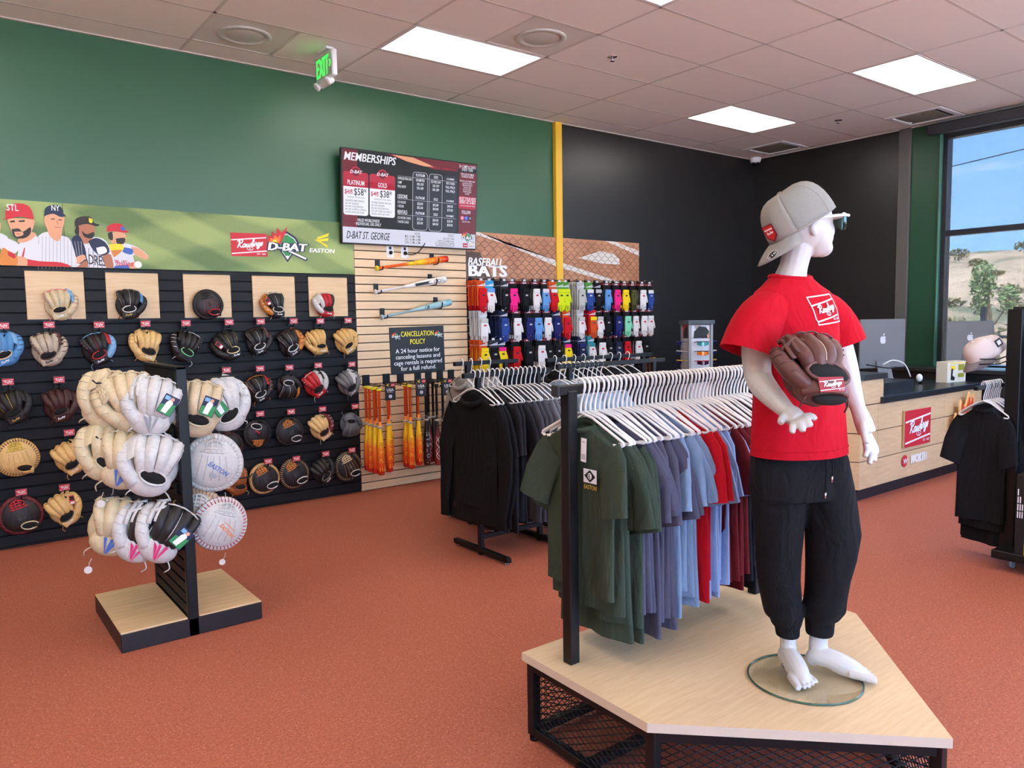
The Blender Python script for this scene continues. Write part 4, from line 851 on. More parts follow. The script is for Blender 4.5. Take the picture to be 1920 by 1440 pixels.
def glove(label, loc, rot=(0, 0, 0), size=1., shell='black', web='basket', webc=None, pipe='white', lace=None, rim=None, patch='red', tip=None, flip=False, tagc=None, fingers=None, thumbc=None, mark=None, heel=None, group=None, extra=()):
    o = thing('baseball_glove', label, 'glove', loc, rot, group, size)
    if flip: o.scale = (-size, size, size)
    s = LM(shell); fc = fingers or [shell]*4
    for k in range(4): put('finger', G['finger%d' % k], o, LM(fc[k]))
    put('thumb', G['thumb'], o, LM(thumbc or shell)); put('heel', G['heel'], o, LM(heel or shell)); put('palm', G['palm'], o, s)
    put('web', G['web_'+web], o, LM(webc or shell)); put('piping', G['piping'], o, LM(pipe or shell)); tag(put('lace', G['lace'], o, LM(lace or pipe or shell)), kind='stuff')
    
    if not mark: put('opening', G['opening'], o); put('rim', G['rim'], o, LM(rim or pipe or shell))
    if patch:
        b = put('strap', G['strap'], o, LM(heel or shell), (.014, -.088, -.082), (radians(10), radians(12), 0), 1.15); q = put('brand_patch', G['label_'+patch], b, None, (0, -.0035, 0))
        if flip: q.scale = (-1, 1, 1)
    if mark:
        q = put('emblem', G[mark], o, None, (.0, -.098, -.068), (radians(8), 0, 0), 1.3)
    if tagc == 'red':
        q = put('hang_tag', G['tag_red'], o, None, (-.085, -.098, .055), (0, radians(-24), 0)); put('tag_print', G['tag_print'], q, None, (0, -.002, 0))
    if tagc == 'photo': put('photo_tag', G['photo_tag'], o, None, (.05, -.112, .03), (0, radians(16), 0), (1.2*(-1 if flip else 1), 1, 1.2))
    if 'disc' in extra: put('round_tag', G['disc'], o, None, (.05, -.06, -.19))
    return o
def mitt(label, loc, rot=(0, 0, 0), size=1., shell='black', rimc=None, lace='white', webc=None, patch='red', openc=None, pipe=None, flip=False, palm=False, word=None, group=None, extra=()):
    o = thing('catchers_mitt', label, 'glove', loc, rot, group, size)
    if flip: o.scale = (-size, size, size)
    put('shell', G['mshell'], o, LM(shell)); put('padded_rim', G['mroll'], o, LM(rimc or shell)); put('rim_lacing', G['mstitch'], o, LM(lace)); put('web', G['mweb'], o, LM(webc or rimc or shell))
    put('piping', G['mcrease'], o, LM(pipe or shell))
    if not palm:
        put('opening', G['opening'], o, None, (.02, -.002, -.018), (radians(8), 0, 0)); put('rim', G['rim'], o, LM(openc or lace), (.02, -.002, -.018), (radians(8), 0, 0))
        if patch:
            b = put('strap', G['strap'], o, LM(shell), (.032, -.086, -.086), (radians(20), radians(12), 0), 1.1); q = put('brand_patch', G['label_'+patch], b, None, (0, -.0035, 0))
            if flip: q.scale = (-1, 1, 1)
    if word:
        q = put('lettering', G[word], o, None, (.02, -.1, -.01), (0, radians(30), 0))
        if flip: q.scale = (-1, 1, 1)
    if 'disc' in extra: put('round_tag', G['disc'], o, None, (.07, -.06, -.17))
    return o

# sign cards on slatwall hooks
card = Art(.0006); logo_plate(card, .066, .044, C['red'], C['white'], 1, k=1, est=False); card_me = card.mesh('card_print')
holder_me = MB().box((0, .003, 0), (.074, .003, .056)).mesh('card_holder', mat('black_card_holder', (28, 27, 29), rough=.45))
hook_me = MB().box((0, .086, -.05), (.05, .01, .09), bev=.002).tube([(0, .086, -.04), (0, .02, -.045), (0, -.005, -.02)], .0045, 6).tube([(0, .07, -.06), (0, -.03, -.07), (0, -.05, -.06)], .005, 6).mesh('hook', blackmet)
def hook(px, py, what):
    p = at_y(px, py, -.12); o = thing('display_hook', ('black hook and red card above the '+what).replace(' in the top glove row', '').replace(' hung upside down', '').replace(' at the lower left', '').replace(' in the second row', '').replace(' in the third row', '').replace(' in the bottom row', '').replace(' left of its twin', ' (left twin)').replace(' right of its twin', ' (right twin)').replace(' beside the plain tan one', '').replace(' cut off by the left picture edge', '').replace(' beside the maple slatwall', ''), 'hook', p)
    link('hook', hook_me, o); h = link('card_holder', holder_me, o); link('card_print', card_me, h, (0, .001, 0)); return o
R = lambda d: radians(d)
WG = []
def wg(fn, px, py, what, card_at=None, tilt=0, yaw=0, y=-.052, size=1., pitch=0, place='on black slatwall', **k):
    p = at_y(px, py, y-.045); p.y = y; fn(what+' '+place if place else what, p, (R(pitch), R(-tilt if abs(tilt) < 90 else tilt), R(yaw)), size*.93, **k)
    if card_at: hook(card_at[0], card_at[1], what)
# five on plaques
P_ = dict(y=-.062, place='')
wg(glove, 112, 573, 'cream glove with sky blue gaps and pink laces on the first plaque', tilt=4, size=.93, shell='cream', web='h', webc='ltblue', pipe='ltblue', lace='pink', rim='cream', patch='red', flip=True, thumbc='cream', **P_)
wg(glove, 243, 572, 'black glove with white piping and blue web on the second plaque', tilt=-3, size=.93, shell='black', web='solid', webc='blue', pipe='white', rim='white', lace='black', patch='gold', flip=True, **P_)
wg(mitt, 392, 574, 'black first base mitt with red trim and hanging tag on the third plaque', tilt=14, size=.9, shell='black', lace='black', rimc='black', pipe='red', openc='red', patch='maroon', **P_)
wg(glove, 517, 574, 'black glove with tan web and red tag on the fourth plaque', tilt=8, size=.9, shell='black', web='h', webc='orange', pipe='white', rim='white', lace='white', tagc='red', thumbc='orange', **P_)
wg(glove, 612, 573, 'bright red glove with black edge and white lacing on the fifth plaque', tilt=2, size=.88, shell='red', web='solid', webc='white', pipe='maroon', lace='white', rim='black', fingers=['white', 'red', 'red', 'black'], thumbc='white', **P_)
# row one
wg(glove, 6, 656, 'sky blue glove cut off by the left picture edge', (6, 611), 12, shell='blue', web='solid', webc='ltblue', pipe='ltblue', lace='black', rim='cream', patch='navy', flip=True)
wg(glove, 90, 657, 'taupe glove with brown laces and white patch', (92, 609), 8, shell='taupe', web='t', webc='choc', pipe='choc', lace='brown', rim='brown', patch='white', heel='taupe', flip=True)
wg(glove, 184, 656, 'black and red piped glove with pale blue accents', (186, 609), 14, shell='black', web='solid', webc='red', pipe='red', lace='ltblue', rim='red', patch='grey', thumbc='ltblue', flip=True)
wg(glove, 276, 650, 'blond glove left of the gondola top', (273, 607), -10, shell='blond', web='h', pipe='tan', rim='black', patch='black', lace='tan')
wg(glove, 350, 652, 'black glove with white laces and mint rim', (349, 606), -22, shell='black', web='i', pipe='black', lace='white', rim='green', patch='white')
wg(glove, 430, 650, 'black glove with yellow piping and red hang tag', (430, 604), 24, shell='black', web='solid', pipe='gold', rim='cream', lace='black', tagc='red')
wg(glove, 485, 642, 'black glove with white piping and brown edge in the top glove row', (489, 603), 10, size=.95, shell='black', web='t', webc='choc', pipe='white', lace='choc', flip=True)
wg(glove, 546, 645, 'black glove with white piping and orange edge in the top glove row', (551, 602), 20, size=.98, shell='black', web='i', webc='orange', pipe='white', lace='brown', thumbc='orange', flip=True)
wg(glove, 597, 643, 'tan glove with H web beside the plain tan one', (601, 602), 14, size=.92, shell='tan', web='h', pipe='camel', rim='tan', lace='tan')
wg(glove, 650, 641, 'plain tan glove nearest the maple slatwall', (653, 601), 22, size=.95, shell='tan', web='solid', pipe='camel', rim='tan', lace='camel', flip=True)
# row two
wg(glove, 24, 765, 'black glove with yellow piping and gilt patch', (15, 716), 16, shell='black', web='solid', pipe='gold', lace='black', rim='black', patch='gold', tagc=None, flip=True)
wg(glove, 112, 762, 'dark brown glove with white monogram', (111, 712), 10, shell='brown', web='solid', pipe='brown', rim='brown', lace='brown', patch='maroon', flip=True)
wg(glove, 432, 735, 'black glove half hidden behind the white gloves', (425, 694), 10, size=.9, shell='black', web='solid', webc='rust', pipe='black', rim='red', lace='rust')
wg(glove, 486, 731, 'black glove with thick white piping in the second row', (488, 691), 14, size=.97, shell='black', web='solid', webc='red', pipe='white', lace='orange', flip=True)
wg(glove, 541, 724, 'black glove hung upside down with tan web', (543, 689), 178, size=.92, shell='black', web='h', webc='orange', pipe='white', rim='white', lace='black', patch=None)
wg(glove, 593, 722, 'red white and black glove in the second row', (597, 685), 26, size=.97, shell='red', web='solid', webc='black', pipe='maroon', lace='white', rim='black', fingers=['white', 'red', 'red', 'red'], thumbc='white', flip=True)
wg(glove, 655, 720, 'grey glove at the end of the second row', (660, 683), 26, size=.95, shell='grey', web='i', webc='white', pipe='slate', lace='slate', rim='black', fingers=['white', 'grey', 'grey', 'grey'], flip=True)
# row three
wg(mitt, 34, 862, "tan catcher's mitt with gilt patch at the left", None, 8, size=1.02, shell='blond', lace='black', pipe='tan', rimc='tan', webc='gold', patch='gold', openc='tan')
wg(glove, 132, 861, 'tan H web glove with red tag in the third row', (130, 811), 24, shell='blond', web='h', pipe='tan', rim='black', lace='tan', patch='red', tagc='red', flip=True)
wg(mitt, 434, 838, "black and maroon mitt behind the white catcher's mitt", (440, 795), 24, size=.82, shell='black', rimc='black', lace='maroon', openc='maroon', patch='maroon', pipe='black')
wg(mitt, 484, 811, 'black mitt with white top opening and orange side', (488, 776), 184, size=.9, shell='black', lace='black', webc='orange', openc='white', patch=None, pipe='black', word='script_red')
wg(mitt, 545, 812, 'black mitt with orange web and white looped opening', (546, 772), 18, size=.95, shell='black', lace='black', webc='orange', openc='white', pipe='black', word=None)
wg(glove, 604, 803, 'tan glove with maroon palm laces in the third row', (605, 767), 26, size=.95, shell='blond', web='basket', webc='maroon', pipe='tan', lace='white', rim='maroon', patch='maroon', thumbc='maroon', flip=True)
wg(glove, 658, 795, 'grey suede glove hung upside down at the row end', (666, 762), 176, size=.9, shell='slate', web='t', pipe='slate', rim='grey', lace='grey', patch=None)
# row four
wg(mitt, 41, 970, "black catcher's mitt with red rim at the lower left", (40, 923), 14, size=1.05, shell='black', rimc='maroon', webc='red', lace='maroon', openc='cream', patch='red', pipe='choc')
wg(glove, 121, 958, 'tan H web glove with black patch at the lower left', (121, 914), 28, shell='blond', web='h', pipe='tan', rim='black', lace='tan', patch='black', tagc='red', flip=True)
wg(glove, 376, 908, 'chestnut glove low behind the gondola post', None, 10, size=.95, shell='rust', web='solid', pipe='orange', lace='cream', rim='black', patch=None)
wg(glove, 446, 905, "chestnut glove showing cream laces behind the catcher's mitt", (439, 871), 6, size=.95, shell='rust', web='basket', pipe='orange', lace='cream', rim='rust', patch=None)
wg(mitt, 498, 900, "black catcher's mitt with tan web left of its twin", (503, 865), 24, size=1.0, shell='black', rimc='camel', webc='orange', lace='cream', openc='white', pipe='brown')
wg(mitt, 554, 891, "black catcher's mitt with tan web right of its twin", (556, 860), 26, size=1.0, shell='black', rimc='brown', webc='orange', lace='cream', openc='white', pipe='brown')
wg(glove, 607, 885, 'plain black glove with grey rim in the bottom row', (611, 851), 32, size=.95, shell='black', web='solid', pipe='black', lace='black', rim='grey', flip=True)
wg(mitt, 655, 877, "black catcher's mitt with cream lacing beside the maple slatwall", (660, 844), 22, size=1.0, shell='black', rimc='black', lace='cream', webc='cream', openc='white', pipe='camel')

# ------------------------------------------------------------------ batting gloves in packs
def hand2d():
    p = [(-.036, .085), (.036, .085), (.04, .05), (.052, .02), (.062, -.02), (.056, -.034), (.046, -.03), (.038, -.012), (.037, -.06), (.034, -.098), (.022, -.1), (.02, -.055), (.017, -.055), (.016, -.11), (.003, -.112), (.001, -.055), (-.002, -.055), (-.004, -.108), (-.017, -.107), (-.018, -.052), (-.021, -.052), (-.025, -.09), (-.037, -.088), (-.039, -.04), (-.042, .03)]
    return p
def pack_mesh():
    m0 = C['white']; h = [(x*1.12, z*1.2-.01) for x, z in hand2d()]; n = len(h)
    b = MB(); v = []; f = []
    bm = bmesh.new(); a = [bm.verts.new((x, .004, z)) for x, z in h]; fc = bm.faces.new(a); r = bmesh.ops.extrude_face_region(bm, geom=[fc]); vs = [q for q in r['geom'] if isinstance(q, bmesh.types.BMVert)]
    bmesh.ops.translate(bm, verts=vs, vec=(0, -.014, 0)); bm.verts.ensure_lookup_table(); bmesh.ops.recalc_face_normals(bm, faces=bm.faces)
    ed = [e for e in bm.edges if all(q in vs for q in e.verts)]; bmesh.ops.bevel(bm, geom=ed, offset=.004, segments=2, affect='EDGES'); me = bpy.data.meshes.new('glove'); bm.to_mesh(me); bm.free(); me.materials.append(m0); G['bglove'] = me
    G['bfing'] = None
    G['cuff'] = MB().box((0, -.008, .078), (.086, .012, .04), bev=.004).mesh('cuff', m0)
    G['bemblem'] = MB().box((.004, -.0115, .03), (.03, .002, .016)).mesh('emblem', C['black'])
    G['bcard'] = MB().box((0, .008, .03), (.096, .003, .25)).mesh('card', C['black'])
    a = Art(.0008); a.rect(-.05, .125, .05, .148, flat('print_deep_red', (120, 20, 34)), 1); a.script(0, .136, .05, C['white'], 2, k=1, pen=.5); G['bhead'] = a.mesh('card_header')
    a = Art(.0008); a.rect(-.052, .09, .052, .155, C['white'], 1); G['bhead2'] = a.mesh('card_header')
    a = Art(.0008); a.rect(-.052, .10, .052, .155, C['white'], 1); a.poly([(-.052, .1), (.052, .13), (.052, .1)], C['pale'], 2); a.text('EASTON', 0, .108, .018, C['white'], 3, .03, .2, w=.085); G['bhead3'] = a.mesh('card_header')
    G['bclip'] = MB().box((0, .004, .162), (.03, .008, .02)).mesh('clip', mat('clear_clip', (210, 210, 214), rough=.3))
pack_mesh()
FAB = {}
def FB(k):
    pal = dict(red=(196, 22, 34), pink=(232, 40, 130), black=(24, 24, 27), white=(228, 222, 218), ltblue=(98, 150, 208), blue=(46, 70, 140), navy=(34, 38, 98), yellow=(238, 206, 30), lime=(206, 222, 30), olive=(74, 74, 40), grey=(186, 184, 178), orange=(206, 78, 30), mint=(130, 206, 170), teal=(50, 130, 140), dark=(34, 40, 66), lav=(214, 206, 220), charcoal=(52, 54, 60), silver=(190, 190, 190), cyan=(50, 150, 196), green=(80, 140, 60))
    if k not in FAB: FAB[k] = cloth('glove_fabric_'+k, pal[k], .06)
    return FAB[k]
def pack(label, loc, kind, col, cuff=None, cardc=None, fing=None, group=None, slim=False, yaw=0):
    o = thing('batting_glove_pack', label, 'batting gloves', loc, (0, 0, R(yaw)), group)
    put('glove', G['bglove'], o, FB(col), (.012, -.004, -.02)); put('cuff', G['cuff'], o, FB(cuff or col), (.012, -.004, -.02)); put('card', G['bcard'], o, FB(cardc or 'black'))
    if not slim:
        if kind == 'R': put('card_header', G['bhead'], o, None, (0, .006, 0))
        else: put('card_header', G['bhead3' if kind == 'E' else 'bhead2'], o, FB(cardc or 'silver'), (0, .006, 0))
        put('emblem', G['bemblem'], o, FB('silver' if col in ('black', 'navy', 'dark', 'blue') else 'charcoal' if col != 'white' else 'red'), (.012, -.005, -.02)); put('clip', G['bclip'], o)
    return o
NM = dict(ltblue='light blue', dark='dark navy', lime='yellow green', mint='mint green')
ROWS = [  # crop x, kind, colour, cuff, card, stack behind
 [(312, 'E', 'red', 'red', 'orange', 6), (386, 'E', 'white', 'ltblue', 'cyan', 1), (520, 'E', 'black', 'black', 'charcoal', 3), (592, 'R', 'pink', None, None, 2), (702, 'R', 'black', None, None, 3), (797, 'R', 'white', None, None, 2), (880, 'R', 'ltblue', 'lav', None, 1), (955, 'E', 'red', 'white', 'orange', 1), (1016, 'E', 'lime', None, 'green', 1), (1068, 'E', 'lime', None, 'green', 1), (1206, 'E', 'grey', 'grey', 'grey', 5), (1281, 'E', 'blue', 'white', 'green', 1), (1355, 'E', 'black', 'silver', 'black', 1), (1441, 'R', 'ltblue', None, None, 1), (1526, 'R', 'pink', None, None, 1), (1601, 'R', 'yellow', None, None, 1), (1674, 'R', 'olive', None, None, 2), (1758, 'R', 'white', None, None, 2), (1826, 'R', 'blue', 'white', None, 1)],
 [(322, 'E', 'white', 'grey', 'silver', 6), (508, 'E', 'blue', 'blue', 'dark', 5), (622, 'R', 'white', None, None, 3), (735, 'R', 'navy', None, None, 3), (810, 'R', 'ltblue', None, None, 1), (897, 'R', 'white', None, None, 2), (984, 'E', 'navy', 'navy', 'dark', 1), (1074, 'E', 'red', None, 'orange', 2), (1202, 'E', 'white', 'grey', 'grey', 3), (1308, 'E', 'orange', 'yellow', 'red', 4), (1370, 'R', 'white', 'grey', None, 1), (1441, 'R', 'black', None, None, 1), (1536, 'R', 'navy', None, None, 2), (1620, 'R', 'mint', None, None, 1), (1692, 'R', 'white', None, None, 2), (1768, 'R', 'white', None, None, 2), (1826, 'R', 'white', None, None, 1)],
 [(322, 'E', 'yellow', 'yellow', 'orange', 6), (412, 'E', 'black', None, 'charcoal', 1), (482, 'E', 'yellow', 'pink', 'dark', 1), (612, 'R', 'red', None, None, 4), (728, 'R', 'black', None, None, 3), (838, 'R', 'white', None, None, 3), (908, 'R', 'black', None, None, 1), (990, 'R', 'black', None, None, 2), (1078, 'E', 'yellow', 'pink', 'dark', 1), (1208, 'E', 'dark', 'navy', 'dark', 4), (1296, 'E', 'white', 'teal', 'teal', 3), (1388, 'R', 'white', None, None, 1), (1458, 'R', 'black', None, None, 2), (1536, 'R', 'dark', None, None, 2), (1616, 'R', 'red', None, None, 2), (1716, 'R', 'white', None, None, 3), (1785, 'R', 'black', None, None, 2)]]
peg_me = MB().tube([(0, 0, 0), (0, -.24, .004), (0, -.247, .016)], .0035, 6).mesh('rod', chrome); peg_pl = MB().box((0, -.008, 0), (.035, .008, .045)).mesh('plate', blackmet)
RN = ['top', 'middle', 'bottom']; PZ = [1.80, 1.50, 1.21]
def side(lst, i):
    c = lst[i][2]; same = [q for q in range(len(lst)) if lst[q][2] == c]
    if len(same) == 1: return ''
    def nb(j): return NM.get(lst[j][2], lst[j][2])
    s = 'between %s and %s' % (nb(i-1), nb(i+1)) if 0 < i < len(lst)-1 else ('at the maple slatwall end' if i == 0 else 'at the dark corner end')
    return s
seen = {}
for r, row in enumerate(ROWS):
    for i, (cx, kd, col, cuff, cardc, nb_) in enumerate(row):
        p = at_y(840+cx/4.8, 560, -.245); z = PZ[r] + .008*((p.x+4.95)/2.7); nm = NM.get(col, col)
        lb = ('%s batting glove pack, %s peg row %s' % (nm, RN[r], side(row, i))).strip()
        if lb in seen: lb += ' on '+('patterned' if kd == 'E' else 'black')+' card'
        if lb in seen: lb += ', further right'
        seen[lb] = 1
        o = pack(lb.strip(), (p.x, -.225, z), kd, col, cuff, cardc, yaw=random.Random(cx+r).uniform(-9, 3))
        pg = thing('display_peg', 'chrome peg carrying the '+lb.strip().replace(' batting glove pack', ' pack'), 'peg', (p.x, -.024, z+.172)); link('rod', peg_me, pg); link('plate', peg_pl, pg)
        for b_ in range(min(nb_, 5)):
            w = dup(o, (p.x-.006*(b_ % 2), -.225+(b_+1)*.036, z+.004), (0, 0, R(random.Random(cx+b_).uniform(-14, 0))), label='%s pack behind the front one%s' % (ORD[b_+1]+' '+nm, lb.split('pack', 1)[-1].rstrip()), group='packs behind the front '+lb.strip())
            for k in list(w.children):
                if k.name.startswith(('emblem', 'clip')): bpy.data.objects.remove(k)
# row of short bats and tags below the packs
for k, (px, col) in enumerate(((1132, 'sand'), (1141, 'sand'), (1163, 'slate'), (1178, 'black'), (1196, 'black'), (1211, 'rust'), (1219, 'rust'), (1226, 'camel'))):
    p = at_y(px, 700, -.2); o = thing('baseball_bat', ['pale wooden bat under the packs, nearest the hangers', 'pale wooden bat under the packs, second from the hangers', 'slate grey bat under the packs beside a tag', 'black bat under the packs between two tags', 'black bat under the packs right of a tag', 'brown bat under the packs left of its twin', 'brown bat under the packs right of its twin', 'tan bat under the packs at the dark corner end'][k], 'bat', (p.x, -.2, 1.09), (pi, 0, 0))
    b, g, kn = bat_me(.8, LM(col), LM(col), 10); link('barrel', b, o); link('grip', g, o); link('knob', kn, o)
for k, px in enumerate((1152, 1186, 1206)):
    p = at_y(px, 700, -.24); t = thing('hang_sign', ['black bat sign card with yellow mark under the packs, left one', 'black bat sign card with yellow mark under the packs, middle one', 'black bat sign card with yellow mark under the packs, right one'][k], 'sign', (p.x, -.235, 1.03))
    a = Art(.0005); a.poly([(-.036, .036), (-.012, .05), (-.012, .045), (-.026, .036), (-.012, .028), (-.014, .024)], C['yel']); a.rect(.006, .022, .042, .05, C['red']); a.text('USA', 0, -.018, .024, C['white'], 1, .03, w=.062)
    obj('card', MB().box((0, .003, -.02), (.095, .004, .16)), mat('card_black', (20, 20, 22)), t); a.obj('print', t)
b_ = thing('bat_rail', 'black rail holding the short bats under the glove packs', 'rail', (-2.9, 0, 1.06)); obj('rail', MB().box((0, -.2, 0), (1.3, .03, .02), bev=.003), blackmet, b_)
for x in (-.6, .6): obj('arm', MB().box((x, -.11, 0), (.02, .17, .02)), blackmet, b_)

# ------------------------------------------------------------------ glove gondola
go = thing('gondola', 'black slatted gondola on a maple topped black base holding pale gloves', 'display stand', (-8.143, -2.11, 0))
gx0, gx1, gy0, gy1 = -.335, .345, -.345, .345
obj('base', MB().box(((gx0+gx1)/2, 0, .045), (gx1-gx0, gy1-gy0, .09), bev=.003), mat('base_black_laminate', (24, 20, 24), rough=.45), go)
for x0, x1 in ((gx0, -.026), (.026, gx1)): obj('top_board', MB().box(((x0+x1)/2, .002, .094), (x1-x0-.003, gy1-gy0-.004, .009), bev=.002), maple, go)
for y in (gy0+.017, gy1-.017): obj('post', MB().box((0, y, .68), (.05, .034, 1.36), bev=.003), blackmet, go)
obj('cap_rail', MB().box((0, 0, 1.353), (.051, gy1-gy0, .016), bev=.002), blackmet, go)
obj('core', MB().box((0, 0, .72), (.022, gy1-gy0-.06, 1.25)), groove, go)
sl = MB().box((0, 0, 0), (.012, gy1-gy0-.07, .046), bev=.0015).mesh('slat', slat_black)
for k in range(22):
    for s in (-1, 1): link('slat', sl, go, (s*.017, 0, .13+k*.0565))
def ggl(fn, px, py, y, what, tilt=0, yaw=-12, size=1.12, pitch=0, **k):
    p = at_y(px, py, y); fn(what, p, (R(pitch), R(tilt), R(yaw)), size, **k)
cr_ = dict(shell='cream', pipe='ivory', lace='ivory', rim='ivory', patch=None)
wh_ = dict(shell='white', pipe='grey', lace='white', rim='white', patch=None)
ggl(glove, 207, 752, -2.22, 'cream softball glove with navy lettering, outermost on the top left hook', 26, web='solid', mark=None, extra=('disc',), **cr_)
ggl(glove, 243, 754, -2.30, 'cream glove with basket web and blue emblem in mid top left hook', -8, web='basket', mark='mark_blue', extra=('disc',), **cr_)
ggl(glove, 288, 763, -2.37, 'white H web glove with photo tag on the top left hook', 16, web='h', mark='mark_grey', tagc='photo', extra=('disc',), flip=False, **wh_)
ggl(glove, 205, 848, -2.24, 'cream glove with solid web, outermost on the middle left hook', 16, web='solid', extra=('disc',), **cr_)
ggl(glove, 232, 862, -2.30, 'cream glove with basket web and blue emblem on the middle left hook', 14, web='basket', mark='mark_blue', flip=True, extra=('disc',), **cr_)
ggl(glove, 286, 872, -2.38, 'white glove with long smooth fingers on the middle left hook', 14, web='solid', flip=False, size=1.2, extra=('disc',), **wh_)
ggl(glove, 214, 986, -2.26, 'cream H web glove with blue emblem on the lower left hook', 18, web='h', mark='mark_blue', flip=True, extra=('disc',), **cr_)
ggl(glove, 268, 1000, -2.34, 'black and white glove with pink emblem, left one of the lower hook', 34, web='h', shell='black', webc='white', pipe='white', lace='white', rim='cream', patch=None, heel='white', thumbc='white', mark='mark_pink', tagc='photo')
ggl(glove, 311, 999, -2.40, 'black and white glove with pink emblem, right one beside the panel', 34, web='h', shell='black', webc='white', pipe='white', lace='white', rim='black', patch=None, heel='white', thumbc='white', mark='mark_pink', tagc='photo', size=1.15)
ggl(glove, 372, 768, -2.34, 'ivory glove seen palm on next to the gondola post, top right hook', 8, yaw=-20, web='basket', shell='sand', pipe='grey', lace='ivory', rim='ivory', patch=None, tagc='photo')
ggl(glove, 412, 762, -2.26, 'white glove with two photo tags, outermost on the top right hook', -20, yaw=8, web='h', tagc='photo', flip=True, **wh_)
ggl(mitt, 398, 872, -2.34, "white catcher's mitt with blue lettering on the middle right hook", 8, yaw=-16, shell='white', lace='white', rimc='white', webc='white', palm=True, word='word_blue', size=1.06, extra=('disc',))
ggl(mitt, 374, 968, -2.30, "taupe catcher's mitt half hidden on the lower right hook", 10, yaw=-30, shell='taupe', lace='orange', rimc='taupe', webc='white', palm=True, size=1.0)
ggl(mitt, 408, 985, -2.38, "white catcher's mitt with red lacing and orange lettering on the lower right hook", 22, yaw=-4, shell='white', lace='red', rimc='white', webc='white', palm=True, word='word_orange', size=.98, extra=('disc',))
for s, zs in ((-1, (1.29, 1.02, .74)), (1, (1.29, 1.0, .74))):
    for k, z in enumerate(zs):
        o = thing('display_hook', 'long black hook on the %s side of the gondola, %s one' % ('left' if s < 0 else 'right', ['highest', 'middle', 'lowest'][k]), 'hook', (-8.143+s*.024, -2.33, z))
        obj('rod', MB().tube([(0, 0, 0), (s*.33, 0, .004), (s*.345, 0, .02)], .004, 6), blackmet, o); obj('plate', MB().box((s*.004, 0, 0), (.008, .05, .05)), blackmet, o)

# ------------------------------------------------------------------ home plate platform with rail
PZT = .335
pl = thing('display_platform', 'home plate shaped oak platform on a black mesh sided frame', 'platform', (-6.815, -4.87, 0))
po = [(-.638, .618), (-.652, -.015), (-.033, -.631), (.655, .03), (.655, .618)]
tp = MB().plate(po, PZT-.03, PZT); obj('top', tp, [oak, edge_m], pl)
_m = pl.children[0].data
for q in _m.polygons:
    if abs(q.normal.z) < .5: q.material_index = 1
def inset(p, d):
    c = Vector((0, .12)); return [(c.x+(x-c.x)*(1-d/.66), c.y+(y-c.y)*(1-d/.66)) for x, y in p]
pi_ = inset(po, .035); leg = .036
for x, y in pi_: obj('leg', MB().box((x, y, (PZT-.03)/2+.01), (leg, leg, PZT-.05), bev=.002), blackmet, pl); 
for x, y in pi_: obj('levelling_foot', MB().cyl((x, y, .006), .018, .014, 12), blackmet, pl)
n_ = len(pi_); mesh_m = blackmet
for k in range(n_):
    a, b = Vector((*pi_[k], 0)), Vector((*pi_[(k+1) % n_], 0)); d = b-a; Lk = d.length; ang = atan2(d.y, d.x); mid = (a+b)/2
    for z in (.035, PZT-.05): obj('rail', MB().box((0, 0, 0), (Lk, .03, .034), bev=.002), blackmet, pl, (mid.x, mid.y, z), (0, 0, ang))
    mb = MB(); h0, h1 = .05, PZT-.067; step = .05; sl_ = .5
    def seg(x0, z0, x1, z1):
        mb.tube([(x0, 0, z0), (x1, 0, z1)], .0022, 4)
    hh = h1-h0; run = hh/sl_
    x = -run
    while x < Lk:
        for sg in (1, -1):
            xs, xe = x, x+run; zs, ze = (h0, h1) if sg > 0 else (h1, h0)
            if xs < 0: zs += (ze-zs)*(-xs)/run; xs = 0
            if xe > Lk: ze -= (ze-zs)*(xe-Lk)/(xe-xs); xe = Lk
            if xe > xs: seg(xs-Lk/2, zs, xe-Lk/2, ze)
        x += step
    obj('mesh_panel', mb, mesh_m, pl, (mid.x, mid.y, 0), (0, 0, ang))
obj('cross_brace', MB().box((0, .3, .035), (1.3, .03, .03)), blackmet, pl)
RX0, RX1, RY, RZ = -7.366, -6.27, -4.43, 1.318
rl = thing('garment_rail', 'black square tube garment rail standing on the oak platform', 'clothes rail', (RX0, RY, PZT))
obj('post', MB().box((0, 0, .49), (.044, .044, .98), bev=.003), blackmet, rl); obj('post', MB().box((RX1-RX0, 0, .49), (.044, .044, .98), bev=.003), blackmet, rl)
obj('bar', MB().box(((RX1-RX0)/2, 0, RZ-PZT), (RX1-RX0+.12, .034, .034), bev=.003), blackmet, rl); obj('end_cap', MB().box((-.062, 0, RZ-PZT), (.01, .038, .04), bev=.003), mat('grey_plastic_cap', (40, 40, 42), rough=.45), rl)

